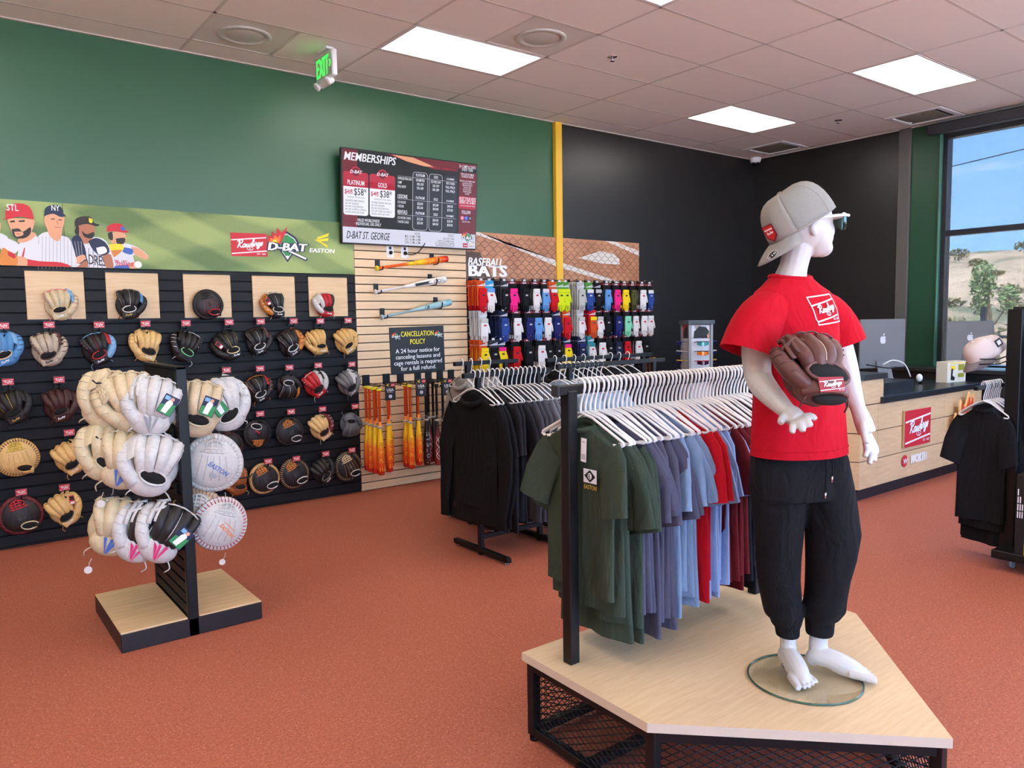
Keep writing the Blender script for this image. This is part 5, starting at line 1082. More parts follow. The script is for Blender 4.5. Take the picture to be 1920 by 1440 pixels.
# ------------------------------------------------------------------ hangers and garments
def hanger_mesh(n=6):
    m = MB(); r = .0048
    hk = [(-.024, 0, -.004), (-.025, 0, .012), (-.014, 0, .032), (.004, 0, .034), (.02, 0, .022), (.021, 0, .0), (.008, 0, -.03), (0, 0, -.06), (0, 0, -.085)]
    m.tube(smooth(hk, 3), r, n)
    body = [(0, 0, -.085), (.06, 0, -.10), (.20, 0, -.17), (.205, 0, -.178), (.195, 0, -.184), (0, 0, -.186), (-.195, 0, -.184), (-.205, 0, -.178), (-.20, 0, -.17), (-.06, 0, -.10)]
    m.tube(body, r*1.1, n, closed=True); return m
hang_m = mat('white_hanger_plastic', (238, 236, 234), rough=.35)
HANG = hanger_mesh().mesh('clothes_hanger', hang_m)
HANGS = hanger_mesh(4).mesh('clothes_hanger', hang_m)
def ring(w, d, z, wave, n=30, cx=0, cy=0):
    o = []
    for k in range(n):
        a = 2*pi*k/n; c, s = cos(a), sin(a); x = w*(abs(c)**.75)*(1 if c > 0 else -1); y = d*(abs(s)**.6)*(1 if s > 0 else -1)
        o.append(Vector((cx+x, cy+y+wave(x/w if w else 0, z, 1 if s > 0 else -1), z)))
    return o
def tee_meshes(seed, L=.68, W=.215, long=False):
    r = random.Random(seed); p1, p2, p3 = (r.uniform(0, 6.28) for _ in range(3)); f1, f2 = r.uniform(2.2, 3.2), r.uniform(4.5, 6.5)
    def wave(u, z, sd):
        t = min(max((-z-.08)/(L-.1), 0), 1); return t*(.016*sin(f1*u+p1)+.009*sin(f2*u+p2+3*t))+.003*sin(9*u+p3+8*z)*min(1, -z*8)
    rows = [(0, .085, .03), (-.015, .095, .026), (-.035, .135, .022), (-.055, .185, .02), (-.07, W*.96, .018), (-.10, W, .016), (-.17, W*.97, .015), (-.26, W*.96, .015), (-.36, W*.97, .015), (-.46, W*.985, .015), (-.56, W, .015), (-L+.03, W*1.01, .015), (-L+.015, W*1.012, .0155), (-L, W*1.012, .016)]
    b = MB(); b.loft([ring(w, d, z, wave) for z, w, d in rows], cap=False)
    tw = r.uniform(-.05, .05)
    sv = []
    for s in (-1, 1):
        m = MB()
        if long: pt = [(s*(W-.045), 0, -.10), (s*(W+.01), .004, -.16), (s*(W+.05), .012*s, -.28), (s*(W+.065), .0, -.42), (s*(W+.06), -.02, -.54), (s*(W+.055), -.03, -.60), (s*(W+.054), -.03, -.66)]; rd = [.085, .082, .07, .06, .05, .042, .045]
        else: pt = [(s*(W-.05), 0, -.11), (s*(W-.012), tw*.2, -.15), (s*(W+.016), tw*.7, -.215), (s*(W+.034), tw, -.285), (s*(W+.04), tw*1.1, -.315)]; rd = [.088, .09, .09, .088, .09]
        m.tube(pt, rd, 14, cap=False, flat=.2 if not long else .26, up=(0, 1, 0)); sv.append(m)
    return b, sv
COLS = dict(forest=(56, 66, 54), slate=(80, 78, 96), steel=(126, 148, 178), crimson=(186, 16, 34), sky=(142, 170, 218), wine=(104, 26, 32), ink=(26, 26, 32), coal=(36, 36, 40), ash=(104, 104, 110), heather=(152, 150, 146), charcoal=(66, 66, 72), powder=(140, 160, 178), jet=(20, 20, 22))
GAR = {}
def gm_(k):
    return cloth('cotton_'+k, COLS[k], .1, .55)
TEE = []
for sd_ in range(5):
    b, sv = tee_meshes(sd_*7+3, L=.64+.02*sd_)
    TEE.append((b.mesh('body', gm_('forest')), sv[0].mesh('sleeve', gm_('forest')), sv[1].mesh('sleeve', gm_('forest'))))
HOOD = []
for sd_ in range(3):
    b, sv = tee_meshes(sd_*5+40, L=.66, W=.225, long=True)
    HOOD.append((b.mesh('body', gm_('coal')), sv[0].mesh('sleeve', gm_('coal')), sv[1].mesh('sleeve', gm_('coal'))))
COLLAR = MB().tube([(.082*cos(a), .03*sin(a)-.004, .004-.014*(1-sin(a))*.9) for a in (2*pi*k/20 for k in range(20))], .008, 6, closed=True, flat=1.4).mesh('collar', gm_('forest'))
HOODP = MB().ell((0, .03, -.035), (.10, .05, .055), 14, 8).tube([(.095*cos(a), .04*sin(a)-.01, .01-.03*(1-sin(a))) for a in (2*pi*k/18 for k in range(18))], .014, 6, closed=True).mesh('hood', gm_('coal'))
POCK = MB().box((0, -.022, -.5), (.26, .012, .16), bev=.004).mesh('pocket', gm_('coal'))
NECK = MB().box((0, .0, -.03), (.05, .004, .03)).mesh('neck_label', flat('neck_label_red', (150, 24, 34)))
def garment(name, label, loc, rz, col, k=0, long=False, group=None, cat='shirt', sc=1.):
    o = thing(name, label, cat, loc, (0, 0, rz), group, sc); m = gm_(col); s = HOOD[k % 3] if long else TEE[k % 5]
    put('body', s[0], o, m); put('sleeve', s[1], o, m); put('sleeve', s[2], o, m)
    put('hood' if long else 'collar', HOODP if long else COLLAR, o, m)
    if long: put('pocket', POCK, o, m)
    return o
RR = random.Random(5)
seq = [('forest', 6), ('slate', 8), ('steel', 5), ('crimson', 2), ('sky', 6), ('wine', 6), ('ink', 10)]
cname = dict(forest='dark green', slate='slate violet', steel='blue grey', crimson='crimson red', sky='pale sky blue', wine='wine red', ink='black')
tot = sum(c for _, c in seq); k = 0; step = (RX1-RX0-.10)/tot
for ci, (col, cnt) in enumerate(seq):
    for j in range(cnt):
        x = RX0+.055+k*step; nm = cname[col]; first = k == 0
        rz = R(-90+RR.uniform(-7, 7)); dz = RR.uniform(-.006, .004)
        low = {'forest': (0, -.01, .01, -.02, -.05, -.07), 'slate': (.0, -.03, -.02), 'sky': (-.06, -.03, 0)}.get(col, (0, -.01, -.02))
        if first: lb = 'dark green tee with white emblem and hang strip at the front of the platform rail'
        else: lb = 'the %s %s tee from the near post on the platform rail' % (ORD[j], nm)
        t = garment('tee_shirt', lb, (x, RY, RZ-.125+low[j % len(low)]*.3), rz, col, k, group='%s tees on the platform rail' % nm, sc=(.86 if col != 'crimson' else .95, 1., .96+[0, .03, .06, .02][k % 4] + (.10 if j > 2 and col in ('forest', 'slate') else 0)))
        if first:
            t.rotation_euler.z = R(-90); t.scale = (.82, 1, .93)
            a = Art(.0009); a.rect(-.04, -.026, .04, .026, C['pale'], 1); a.poly([(-.034, 0), (0, .024), (.034, 0), (0, -.024)], C['black'], 2); a.disc(0, 0, .0125, C['white'], 3); a.text('E', 0, -.009, .018, C['black'], 4, .05); a.text('EASTON', 0, -.05, .017, flat('print_old_gold', (176, 150, 50)), 1, .03, .15, w=.075)
            a.obj('chest_print', t, (.095, -.030, -.185))
            s = Art(.0009); s.rect(-.017, -.09, .017, .0, C['white'], 1); s.line([(-.01, -.015), (.01, -.015)], .003, C['grey'], 2)
            for q in range(6): s.rect(-.011+q*.004, -.08, -.009+q*.004, -.06, C['grey'], 2)
            s.obj('hang_strip', t, (.062, -.032, -.045), (0, R(3), 0))
        h = thing('clothes_hanger', ('white hanger holding the emblem tee at the rail end' if first else 'white hanger in the run of hangers holding the %s tees' % nm), 'hanger', (x, RY, RZ+dz), (0, 0, rz), 'white hangers over the %s tees' % nm) if False else tag(link('clothes_hanger', HANG, None, (x, RY, RZ+dz*.2), (0, 0, rz)), 'white plastic hanger carrying the %s %s tee from the near rail post' % (ORD[j], nm), 'hanger', 'white hangers over the %s tees' % nm)
        k += 1

# floor racks behind
def floor_rack(label, x0, x1, y, z, feet=True):
    o = thing('garment_rack', label, 'clothes rail', ((x0+x1)/2, y, 0)); L_ = x1-x0
    obj('bar', MB().box((0, 0, z), (L_, .032, .032), bev=.003), blackmet, o)
    for s in (-1, 1):
        obj('upright', MB().box((s*(L_/2-.12), 0, z/2), (.035, .035, z), bev=.003), blackmet, o)
        if feet:
            obj('foot', MB().box((s*(L_/2-.12), 0, .03), (.04, .62, .035), bev=.004), blackmet, o)
            for e in (-1, 1): obj('glide', MB().cyl((s*(L_/2-.12), e*.28, .006), .018, .014, 10), chrome, o)
    obj('stretcher', MB().box((0, 0, .12), (L_-.24, .03, .03)), blackmet, o)
    return o
def run(rack, name, spec, x0, y, z, step, long=True, sc=1., hsc=1., seed=1, wx=1.):
    rr = random.Random(seed); x = x0; k = 0
    for col, cnt, nm, lg, what in spec:
        for j in range(cnt):
            rz = R(-90+rr.uniform(-8, 8)); t = 'hoodie' if lg else 'tee_shirt'
            lb = ('foremost %s on the %s' % (nm, rack)) if j == 0 else '%s %s from the front on the %s' % (ORD[j], nm, rack)
            o = garment(t, lb, (x, y, z-.125), rz, col, k, lg, group='%ss on the %s' % (nm, rack), cat='hoodie' if lg else 'shirt', sc=(wx, 1, sc))
            if what and j == 0:
                put('neck_label', NECK, o, None, (0, -.012, -.02))
            tag(link('clothes_hanger', HANGS, None, (x, y, z), (0, 0, rz)), 'white plastic hanger with the %s %s on the %s' % (ORD[j], nm, rack), 'hanger', 'white hangers on the '+rack); x += step; k += 1
fr = 'near floor rack'
floor_rack('black floor rack of dark hoodies between the bats and the platform', -6.38, -5.63, -2.3, 1.205)
run(fr, 'a', [('jet', 3, 'black hoodie', True, 1), ('coal', 5, 'charcoal black tee', False, 0), ('charcoal', 4, 'dark grey hoodie', True, 0), ('ash', 4, 'grey heather hoodie', True, 0)], -6.30, -2.3, 1.205, .040, seed=2, sc=1.28)
floor_rack('black floor rack of pale grey hoodies behind the dark hoodies', -6.0, -5.4, -1.62, 1.24)
run('far floor rack', 'b', [('heather', 4, 'light grey hoodie', True, 0)], -5.93, -1.62, 1.24, .085, seed=4, sc=1.2, wx=.85)
floor_rack('black floor rack of powder blue hoodies left of the platform rail', -5.62, -4.5, -2.35, 1.23)
run('blue floor rack', 'c', [('powder', 10, 'powder blue hoodie', True, 0)], -5.585, -2.34, 1.22, .045, seed=6, sc=1.15)
floor_rack('black floor rack with rows of dark garments near the batting gloves', -5.0, -3.7, -1.5, 1.22)
run('farthest floor rack', 'd', [('coal', 9, 'dark long sleeve top', True, 0)], -4.9, -1.5, 1.22, .11, seed=8, sc=1.1)

# ------------------------------------------------------------------ mannequin
MO = Vector((-6.80, -5.01, PZT+.011)); MPHI = atan2(-.60935, .7929)
skin = mat('white_mannequin_lacquer', (198, 194, 189), rough=.38)
man = thing('mannequin', 'white featureless youth mannequin in red tee and black joggers on a glass disc', 'mannequin', MO, (0, 0, MPHI))
b = MB(); T_ = b.tube
V3 = Vector
def chain(pts, rad, n=14, k=3):
    q = smooth([(*p, r) for p, r in zip(pts, rad)], k); b.tube([p[:3] for p in q], [p[3] for p in q], n)
# torso, neck, head
chain([(-.05, .02, .70), (-.055, .02, .85), (-.06, .015, 1.0), (-.06, .01, 1.15), (-.068, .01, 1.27)], [.10, .095, .095, .10, .075])
chain([(-.075, .012, 1.25), (-.075, .01, 1.33), (-.066, .005, 1.38), (-.052, .0, 1.45)], [.07, .056, .045, .05])
b.ell((-.040, .0, 1.525), (.094, .074, .104), 24, 14, R=Matrix.Rotation(R(-20), 3, 'Y'))
b.ell((.006, .002, 1.485), (.054, .056, .078), 20, 12); b.ell((.026, .002, 1.437), (.034, .034, .030), 14, 8)
b.ell((.054, .002, 1.497), (.012, .011, .026), 12, 8, R=Matrix.Rotation(R(-8), 3, 'Y'))
b.ell((-.032, -.072, 1.492), (.013, .008, .026), 12, 8, R=Matrix.Rotation(R(-12), 3, 'Y'))
# arms
LS, LE, LW = (-.185, -.06, 1.215), (-.205, -.075, 1.03), (-.168, -.225, .932)
chain([(-.10, -.03, 1.22), LS, (-.208, -.07, 1.13), LE, (-.196, -.13, .985), LW], [.05, .052, .05, .044, .040, .027])
chain([(-.196, -.13, .985), LW, (-.158, -.25, .919), (-.148, -.282, .905)], [.039, .027, .030, .028], 14)
PALM = V3((-.150, -.272, .909))
for tip, mid, r_ in (((-.183, -.322, .874), (-.172, -.303, .897), .0105), ((-.156, -.332, .880), (-.158, -.31, .902), .0115), ((-.132, -.330, .894), (-.143, -.308, .912), .011), ((-.112, -.316, .912), (-.130, -.298, .922), .0095)):
    chain([tuple(V3(mid).lerp(PALM, .8)), mid, tuple(V3(mid).lerp(V3(tip), .6)+V3((0, 0, .006))), tip], [r_*1.15, r_*1.08, r_, r_*.82], 10)
chain([(-.165, -.24, .922), (-.188, -.262, .912), (-.203, -.28, .899)], [.016, .014, .010], 10)
RS, RE, RW = (.062, .06, 1.21), (.137, .06, 1.035), (.162, .02, .907)
chain([(-.02, .03, 1.21), RS, (.108, .066, 1.13), RE, (.152, .045, .96), RW], [.05, .048, .045, .041, .034, .025])
chain([(.152, .045, .96), RW, (.174, .004, .862), (.185, -.006, .822)], [.034, .025, .029, .029], 14)
PR = V3((.180, -.003, .84))
for tip, mid, r_ in (((.160, -.045, .748), (.168, -.035, .793), .0105), ((.181, -.034, .722), (.184, -.025, .782), .011), ((.204, -.02, .728), (.198, -.010, .785), .0105), ((.218, -.006, .750), (.208, .004, .792), .009)):
    chain([tuple(V3(mid).lerp(PR, .8)), mid, tuple(V3(mid).lerp(V3(tip), .55)+V3((.006, .004, 0))), tip], [r_*1.15, r_*1.08, r_, r_*.8], 10)
chain([(.172, .0, .868), (.160, -.030, .838), (.162, -.05, .795)], [.014, .0135, .010], 10)
# legs and feet
chain([(-.10, .01, .72), (-.105, .01, .5), (-.085, .02, .25), (-.060, .028, .12), (-.056, .03, .08), (-.054, .028, .045)], [.06, .045, .034, .028, .028, .03])
chain([(.02, .02, .72), (.08, .01, .5), (.066, .02, .28), (.048, .022, .13), (.046, .024, .09), (.045, .02, .05)], [.06, .045, .034, .03, .031, .032])
def foot(heel, toe, w):
    h, t = V3(heel), V3(toe); d = (t-h).normalized(); sd = V3((-d.y, d.x, 0)); L_ = (t-h).length
    P = lambda f, s, z: tuple(h+d*L_*f+sd*s+V3((0, 0, z)))
    chain([P(.02, 0, .022), P(.12, 0, .045), P(.3, 0, .046), P(.52, 0, .030), P(.70, 0, .020), P(.86, 0, .012)], [.02, .032, .034, .036, .029, .012], 14)
    for k, (s, l, r_) in enumerate(((.036, 1.0, .0118), (.014, .99, .0086), (-.004, .95, .008), (-.021, .90, .0076), (-.037, .84, .0072))):
        s *= w; chain([P(.62, s*.8, .016), P(.8, s, .015), P(l, s*1.02, .0095)], [r_*1.25, r_*1.05, r_*.85], 10)
foot((-.062, .055, 0), (-.048, -.145, 0), -1); foot((.012, .025, 0), (.205, -.075, 0), -1)
body = obj('body', b, skin, man)
md = body.modifiers.new('remesh', 'REMESH'); md.mode = 'VOXEL'; md.voxel_size = .0036; md.use_smooth_shade = True
sm_ = body.modifiers.new('smooth', 'SMOOTH'); sm_.iterations = 2; sm_.factor = .5
obj('glass_disc', MB().cyl((-.025, -.04, -.006), .183, .010, 64), None or glass('disc_glass', (.95, .985, .965, 1), 1.6), man)
obj('glass_edge', MB().tube([(-.025+.183*cos(a), -.04+.183*sin(a), -.006) for a in (2*pi*k/64 for k in range(64))], .0034, 6, closed=True), mat('green_glass_edge', (42, 84, 66), rough=.1, spec=.8), man)
obj('foot_plate', MB().cyl((-.056, .03, .003), .022, .006, 12), chrome, man)
# clothes: rings about tilted ellipses
BY = R(25)
def cring(cx, cy, z, a, bq, ph=0., amp=0., n=40, fr_=7, tilt=0., yaw=BY):
    o = []
    for k in range(n):
        t = 2*pi*k/n; f = 1+amp*sin(fr_*t+ph)+amp*.6*sin(3*t+ph*1.7); x, y = a*cos(t)*f, bq*sin(t)*f
        X, Y = x*cos(yaw)-y*sin(yaw), x*sin(yaw)+y*cos(yaw); o.append(V3((cx+X, cy+Y, z+tilt*Y)))
    return o
tee_m = cloth('red_jersey_cotton', (182, 9, 32), .08, .45); trim_m = tee_m
m = MB()
TR = [(.757, -.038, .179, .130, .006, .3), (.77, -.038, .178, .129, .007, .3), (.85, -.04, .172, .122, .022, .9), (.95, -.044, .164, .118, .026, 1.8), (1.05, -.047, .158, .114, .024, 2.6), (1.13, -.05, .155, .112, .016, 3.2), (1.19, -.054, .158, .112, .010, 3.6), (1.235, -.058, .168, .105, .005, 4), (1.268, -.062, .166, .092, .0, 4), (1.296, -.066, .146, .080, 0, 4), (1.315, -.070, .112, .070, 0, 4), (1.332, -.073, .088, .064, 0, 4), (1.342, -.074, .074, .060, 0, 4)]
m.loft([cring(cx, .012 if z > 1.2 else .005, z, a, q, p, am) for z, cx, a, q, am, p in TR], cap=False)
ts = obj('tee_shirt', m, tee_m, man); ts['label'] = 'red crew neck tee with white square chest print'
obj('collar', MB().tube([p+V3((0, 0, .004-.012*(1 if i > 20 else 0)*sin(pi*(i-20)/20))) for i, p in enumerate(cring(-.074, .012, 1.343, .070, .057))], .008, 8, closed=True), tee_m, ts)
obj('hem_seam', MB().tube(cring(-.038, .005, .782, .1785, .1285, .3, .012), .0014, 4, closed=True), tee_m, ts)
def sleeve(pts, rad, fl):
    q = smooth([(*p, r) for p, r in zip(pts, rad)], 3); s = MB(); s.tube([p[:3] for p in q], [p[3] for p in q], 22, cap=False, flat=fl, up=(.42, -.9, 0)); return s
sl = obj('sleeve', sleeve([(-.125, -.035, 1.238), (-.175, -.055, 1.222), (-.216, -.073, 1.172), (-.243, -.085, 1.10)], [.066, .078, .085, .092], .95), tee_m, ts)
q = [V3((-.240, -.084, 1.112))]
sr = obj('sleeve', sleeve([(.02, .04, 1.24), (.065, .056, 1.225), (.108, .066, 1.18), (.132, .066, 1.118)], [.062, .066, .070, .076], .9), tee_m, ts)
# chest print
a = Art(.0008, .006); logo_plate(a, .118, .088, C['red'], C['white'], 1, box=True, bg=False, k=4)
fd = V3((sin(BY), -cos(BY), 0)); wd = V3((cos(BY), sin(BY), 0))
def on_chest(x, z, off=.0022):
    """point on the tee front at lateral x, height z"""
    for (z0, c0, a0, b0, m0, p0), (z1, c1, a1_, b1, m1, p1) in zip(TR, TR[1:]):
        if z0 <= z <= z1:
            t = (z-z0)/(z1-z0); L2 = lambda u, w: u+(w-u)*t; cx, aa, bb = L2(c0, c1), L2(a0, a1_), L2(b0, b1); am, ph = L2(m0, m1), L2(p0, p1); cy = .012 if z > 1.2 else .005
            th = -math.acos(max(-1, min(1, x/aa))); f = 1+am*sin(7*th+ph)+am*.6*sin(3*th+ph*1.7); return V3((cx, cy, z))+wd*(aa*cos(th)*f)+fd*(-(bb*sin(th)*f)+off)
a.b.v = [tuple(on_chest(.030+x-z*.16, 1.236+z+.10*x, .0045-y*.4)) for x, y, z in a.b.v]; a.obj('chest_print', ts)
# joggers
jog = cloth('black_jogger_knit', (20, 20, 23), .12, .7); m = MB()
hip = [(.80, -.045, .140, .09), (.75, -.043, .160, .108), (.70, -.040, .168, .114), (.66, -.036, .170, .116), (.61, -.03, .17, .112)]
m.loft([cring(cx, .01, z, a_, q_, z*9, .012) for z, cx, a_, q_ in hip], cap=True)
def legl(rows):
    rr = []
    for i, (z, cx, cy, a_, q_) in enumerate(rows): rr.append(cring(cx, cy, z, a_, q_, i*1.3, .02 if z > .17 else .004, fr_=5, yaw=R(12), tilt=.15*sin(i*2.1) if z < .4 and z > .13 else 0))
    m.loft(rr, cap=True)
legl([(.80, -.10, .0, .066, .08), (.745, -.113, .0, .082, .098), (.64, -.112, .0, .090, .10), (.56, -.108, .002, .084, .092), (.48, -.105, .002, .077, .086), (.40, -.103, .006, .072, .08), (.32, -.097, .01, .069, .076), (.26, -.09, .016, .067, .074), (.22, -.084, .02, .062, .070), (.195, -.075, .022, .064, .07), (.175, -.068, .024, .052, .058), (.158, -.064, .026, .050, .054), (.145, -.061, .028, .041, .045), (.11, -.058, .03, .038, .042)])
legl([(.80, .025, .02, .068, .08), (.745, .040, .02, .084, .098), (.64, .055, .018, .092, .10), (.56, .068, .012, .092, .096), (.48, .079, .006, .089, .092), (.40, .077, .008, .080, .086), (.32, .071, .012, .071, .078), (.27, .066, .016, .068, .074), (.235, .062, .018, .068, .076), (.21, .058, .02, .072, .078), (.185, .053, .022, .056, .062), (.172, .05, .022, .048, .052), (.12, .049, .022, .045, .048)])
jg = obj('joggers', m, jog, man); jg['label'] = 'black cuffed jogger trousers with drawstring'
rb = jg.modifiers.new('remesh', 'REMESH'); rb.mode = 'VOXEL'; rb.voxel_size = .006; rb.use_smooth_shade = True; sb = jg.modifiers.new('smooth', 'SMOOTH'); sb.iterations = 6; sb.factor = .5
for x0, zb in ((.010, .645), (.038, .695)):
    p0 = V3((-.04, .01, 0))+wd*(x0-.018)+fd*.126
    obj('drawstring', MB().tube([(p0.x, p0.y, .775), (p0.x+.002, p0.y-.002, .72), (p0.x, p0.y-.001, zb)], .0028, 6), jog, jg); obj('string_tip', MB().cyl((p0.x, p0.y-.001, zb-.008), .0034, .02, 8), chrome, jg)

# cap worn backwards
capm = cloth('light_grey_cap_cloth', (146, 142, 136), .05); capf = cloth('grey_perforated_cap_cloth', (140, 138, 134), .12)
cap = thing('baseball_hat', 'light grey cap worn backwards on the mannequin head', 'cap', man.matrix_basis @ V3((0, 0, 0)) if False else (0, 0, 0))
def ml(p): c_, s_ = cos(MPHI), sin(MPHI); return V3((MO.x+p[0]*c_-p[1]*s_, MO.y+p[0]*s_+p[1]*c_, MO.z+p[2]))
cap.location = ml((-.040, .0, 1.508)); cap.rotation_euler = Euler((0, R(-30), 0)).to_matrix().to_4x4().to_euler()
cap.rotation_euler = (Matrix.Rotation(MPHI, 3, 'Z') @ Matrix.Rotation(R(-31), 3, 'Y')).to_euler()
def dome(a0, a1, n=18, rows=9):
    rings = []
    for i in range(rows+1):
        t = i/rows; ph = t*pi/2*.985; rr = cos(ph)**.55; z = .132*sin(ph)**1.05
        rings.append([V3((.118*rr*cos(a)+.012*max(0, cos(a))*sin(2*ph)*.6-.01*t, .092*rr*sin(a), z+.012*max(0, cos(a))*sin(ph)*rr)) for a in (a0+(a1-a0)*k/n for k in range(n+1))])
    v = [p for r_ in rings for p in r_]; w = n+1; f = [[i*w+j, i*w+j+1, (i+1)*w+j+1, (i+1)*w+j] for i in range(rows) for j in range(n)]; return MB().add(v, f, 0, True)
for k, (a0, a1, mm_) in enumerate(((R(115), R(245), capm), (R(245), R(305), capf), (R(305), R(360), capf), (R(0), R(55), capf), (R(55), R(115), capf))): 
    o = obj('crown_panel', dome(a0, a1), mm_, cap); o.modifiers.new('thick', 'SOLIDIFY').thickness = .003
for a in (115, 245, 305, 0, 55):
    a = R(a); pts = []
    for i in range(10):
        ph = i/9*pi/2*.98; rr = cos(ph)**.62; pts.append(((.1155*rr)*cos(a)+.012*max(0, cos(a))*sin(2*ph)*.6-.01*i/9, .0935*rr*sin(a), .129*sin(ph)**1.1+.012*max(0, cos(a))*sin(ph)*rr))
    obj('seam', MB().tube(pts, .0014, 5), capm, cap)
obj('button', MB().ell((-.012, 0, .131), (.01, .01, .006), 12, 6), capm, cap)
obj('sweatband', MB().tube([(.113*cos(a), .091*sin(a), .003) for a in (2*pi*k/32 for k in range(32))], .004, 6, closed=True), capm, cap)
br = MB(); v = []; nu, nv = 14, 6
for j in range(nv+1):
    for i in range(nu+1):
        a = R(118+124*i/nu); e = j/nv; r0 = 1.0; ext = .075*e*sin(pi*i/nu)**.55
        x, y = .114*cos(a)-ext*1.0, .092*sin(a)*(1-.06*e); z = .004-.10*abs(y)**1.5*2.2*e-.018*e*e-.02*e
        v.append(V3((x, y, z)))
w = nu+1; br.add(v, [[j*w+i, j*w+i+1, (j+1)*w+i+1, (j+1)*w+i] for j in range(nv) for i in range(nu)], 0, True)
bo = obj('brim', br, capm, cap); bo.modifiers.new('thick', 'SOLIDIFY').thickness = .004
st = Art(.0006); st.disc(0, 0, .019, C['black'], 1, .0145); st.line([(.0175*cos(k*pi/9), .0132*sin(k*pi/9)) for k in range(18)], .0016, C['white'], 2, closed=True); st.text('110', 0, -.004, .008, C['white'], 2, .03, w=.026)
st.obj('sticker', cap, (-.150, -.060, -.022), (R(-50), R(-14), R(-20)))
pt = Art(.0008); pt.poly([(-.024, -.016), (0, -.034), (.024, -.016), (.024, .026), (-.024, .026)], flat('patch_maroon', (110, 20, 34)), 1); pt.poly([(-.02, -.013), (0, -.028), (.02, -.013), (.02, .022), (-.02, .022)], C['red'], 2); pt.rect(-.018, .008, .018, .013, C['white'], 3); pt.script(0, -.002, .03, C['white'], 3, k=1, pen=.6)
pt.obj('patch', cap, (-.112, -.034, .042), (0, 0, R(-66)))
# sunglasses
sgl = thing('sunglasses', 'white framed sunglasses worn by the mannequin', 'sunglasses', ml((0, 0, 0)), (0, 0, MPHI))
wf = mat('white_gloss_frame', (236, 236, 238), rough=.25); len_m = mat('mirror_lens', (74, 100, 96), rough=.08, metal=.5)
for s in (-1, 1):
    obj('temple', MB().tube(smooth([(-.045, s*.078, 1.522), (.0, s*.080, 1.528), (.06, s*.076, 1.533), (.082, s*.07, 1.532)], 3), .0045, 8, flat=.6, up=(0, 1, 0)), wf, sgl)
    ln = []
    for i in range(6):
        for j in range(5): u, v_ = i/5, j/4; ln.append(V3((.094-.03*u**2, s*(.008+.064*u), 1.536-.042*v_*(1-.35*u)+.002*u)))
    lb_ = MB().add(ln, [[i*5+j, i*5+j+1, (i+1)*5+j+1, (i+1)*5+j] for i in range(5) for j in range(4)], 0, True); lo = obj('lens', lb_, len_m, sgl); lo.modifiers.new('thick', 'SOLIDIFY').thickness = .003
obj('frame', MB().tube([(.092-.03*(abs(u))**2, u*.072, 1.538) for u in (-1, -.7, -.35, 0, .35, .7, 1)], .0045, 8), wf, sgl)
# glove on the mannequin's hand
gl_p = ml((-.100, -.235, 1.040))
hg = glove('chocolate brown glove with red patch held in the mannequin hand', gl_p, (R(-26), R(3), MPHI+R(8)), .90, shell='choc', web='h', webc='choc', pipe='ivory', lace='choc', rim='choc', patch=None, fingers=['choc']*4)
big = Art(.0008); logo_plate(big, .088, .05, flat('patch_deep_red', (150, 22, 36)), C['white'], 1, k=3); big.b.v = [(x, y+.13*x*x*6, z) for x, y, z in big.b.v]
obj('strap', MB().tube(smooth([(-.075, -.055, -.072), (-.045, -.085, -.076), (.01, -.098, -.08), (.06, -.08, -.082), (.085, -.05, -.084)], 3), .026, 10, flat=.25, up=(0, -1, 0)), LM('choc'), hg); big.obj('brand_patch', hg, (.004, -.107, -.078), (R(6), R(-3), 0))
obj('cuff_opening', MB().ell((.008, -.072, -.118), (.06, .022, .018), 16, 6), hollow_shade_m, hg)  # dark lens painted as the shaded lower cuff, not hollow
for q in hg.children:
    if q.name.startswith(('opening', 'rim')): q.scale = (1.35, 1, 1.35); q.location = (-.002, -.004, .012)

# ------------------------------------------------------------------ service counter
ct = thing('service_counter', 'maple panelled service counter with black top and red logo plate', 'counter', (-3.05, -3.2, 0))
kick = mat('black_kick', (22, 20, 24), rough=.5); ctop = mat('black_counter_laminate', (34, 35, 38), rough=.3)
wd_f = wood_mat('counter_maple', (220, 188, 146), (202, 168, 124), scale=(1.6, 12, 12))
CL = 2.38
obj('kick_base', MB().box((CL/2+.02, .32, .05), (CL, .56, .1)), kick, ct); obj('carcass', MB().box((CL/2+.02, .33, .44), (CL-.02, .6, .72)), kick, ct)
rows_ = [(.105, .335), (.342, .575), (.582, .805)]
for z0, z1 in rows_:
    for x0, x1 in ((0, .29), (.293, 1.55), (1.553, CL)): obj('panel', MB().box(((x0+x1)/2, .01, (z0+z1)/2), (x1-x0, .02, z1-z0), bev=.0015), wd_f, ct)
    d = V3((-.16, .24, 0)); obj('panel', MB().box((0, .01, 0), (d.length, .02, z1-z0), bev=.0015), wd_f, ct, (-.08, .12, (z0+z1)/2), (0, 0, atan2(.24, -.16)+pi))
    obj('panel', MB().box((-.16, .55, (z0+z1)/2), (.02, .6, z1-z0)), wd_f, ct)
obj('top', MB().box((CL/2+.16, .3, .835), (CL-.32, .66, .055), bev=.004), ctop, ct)
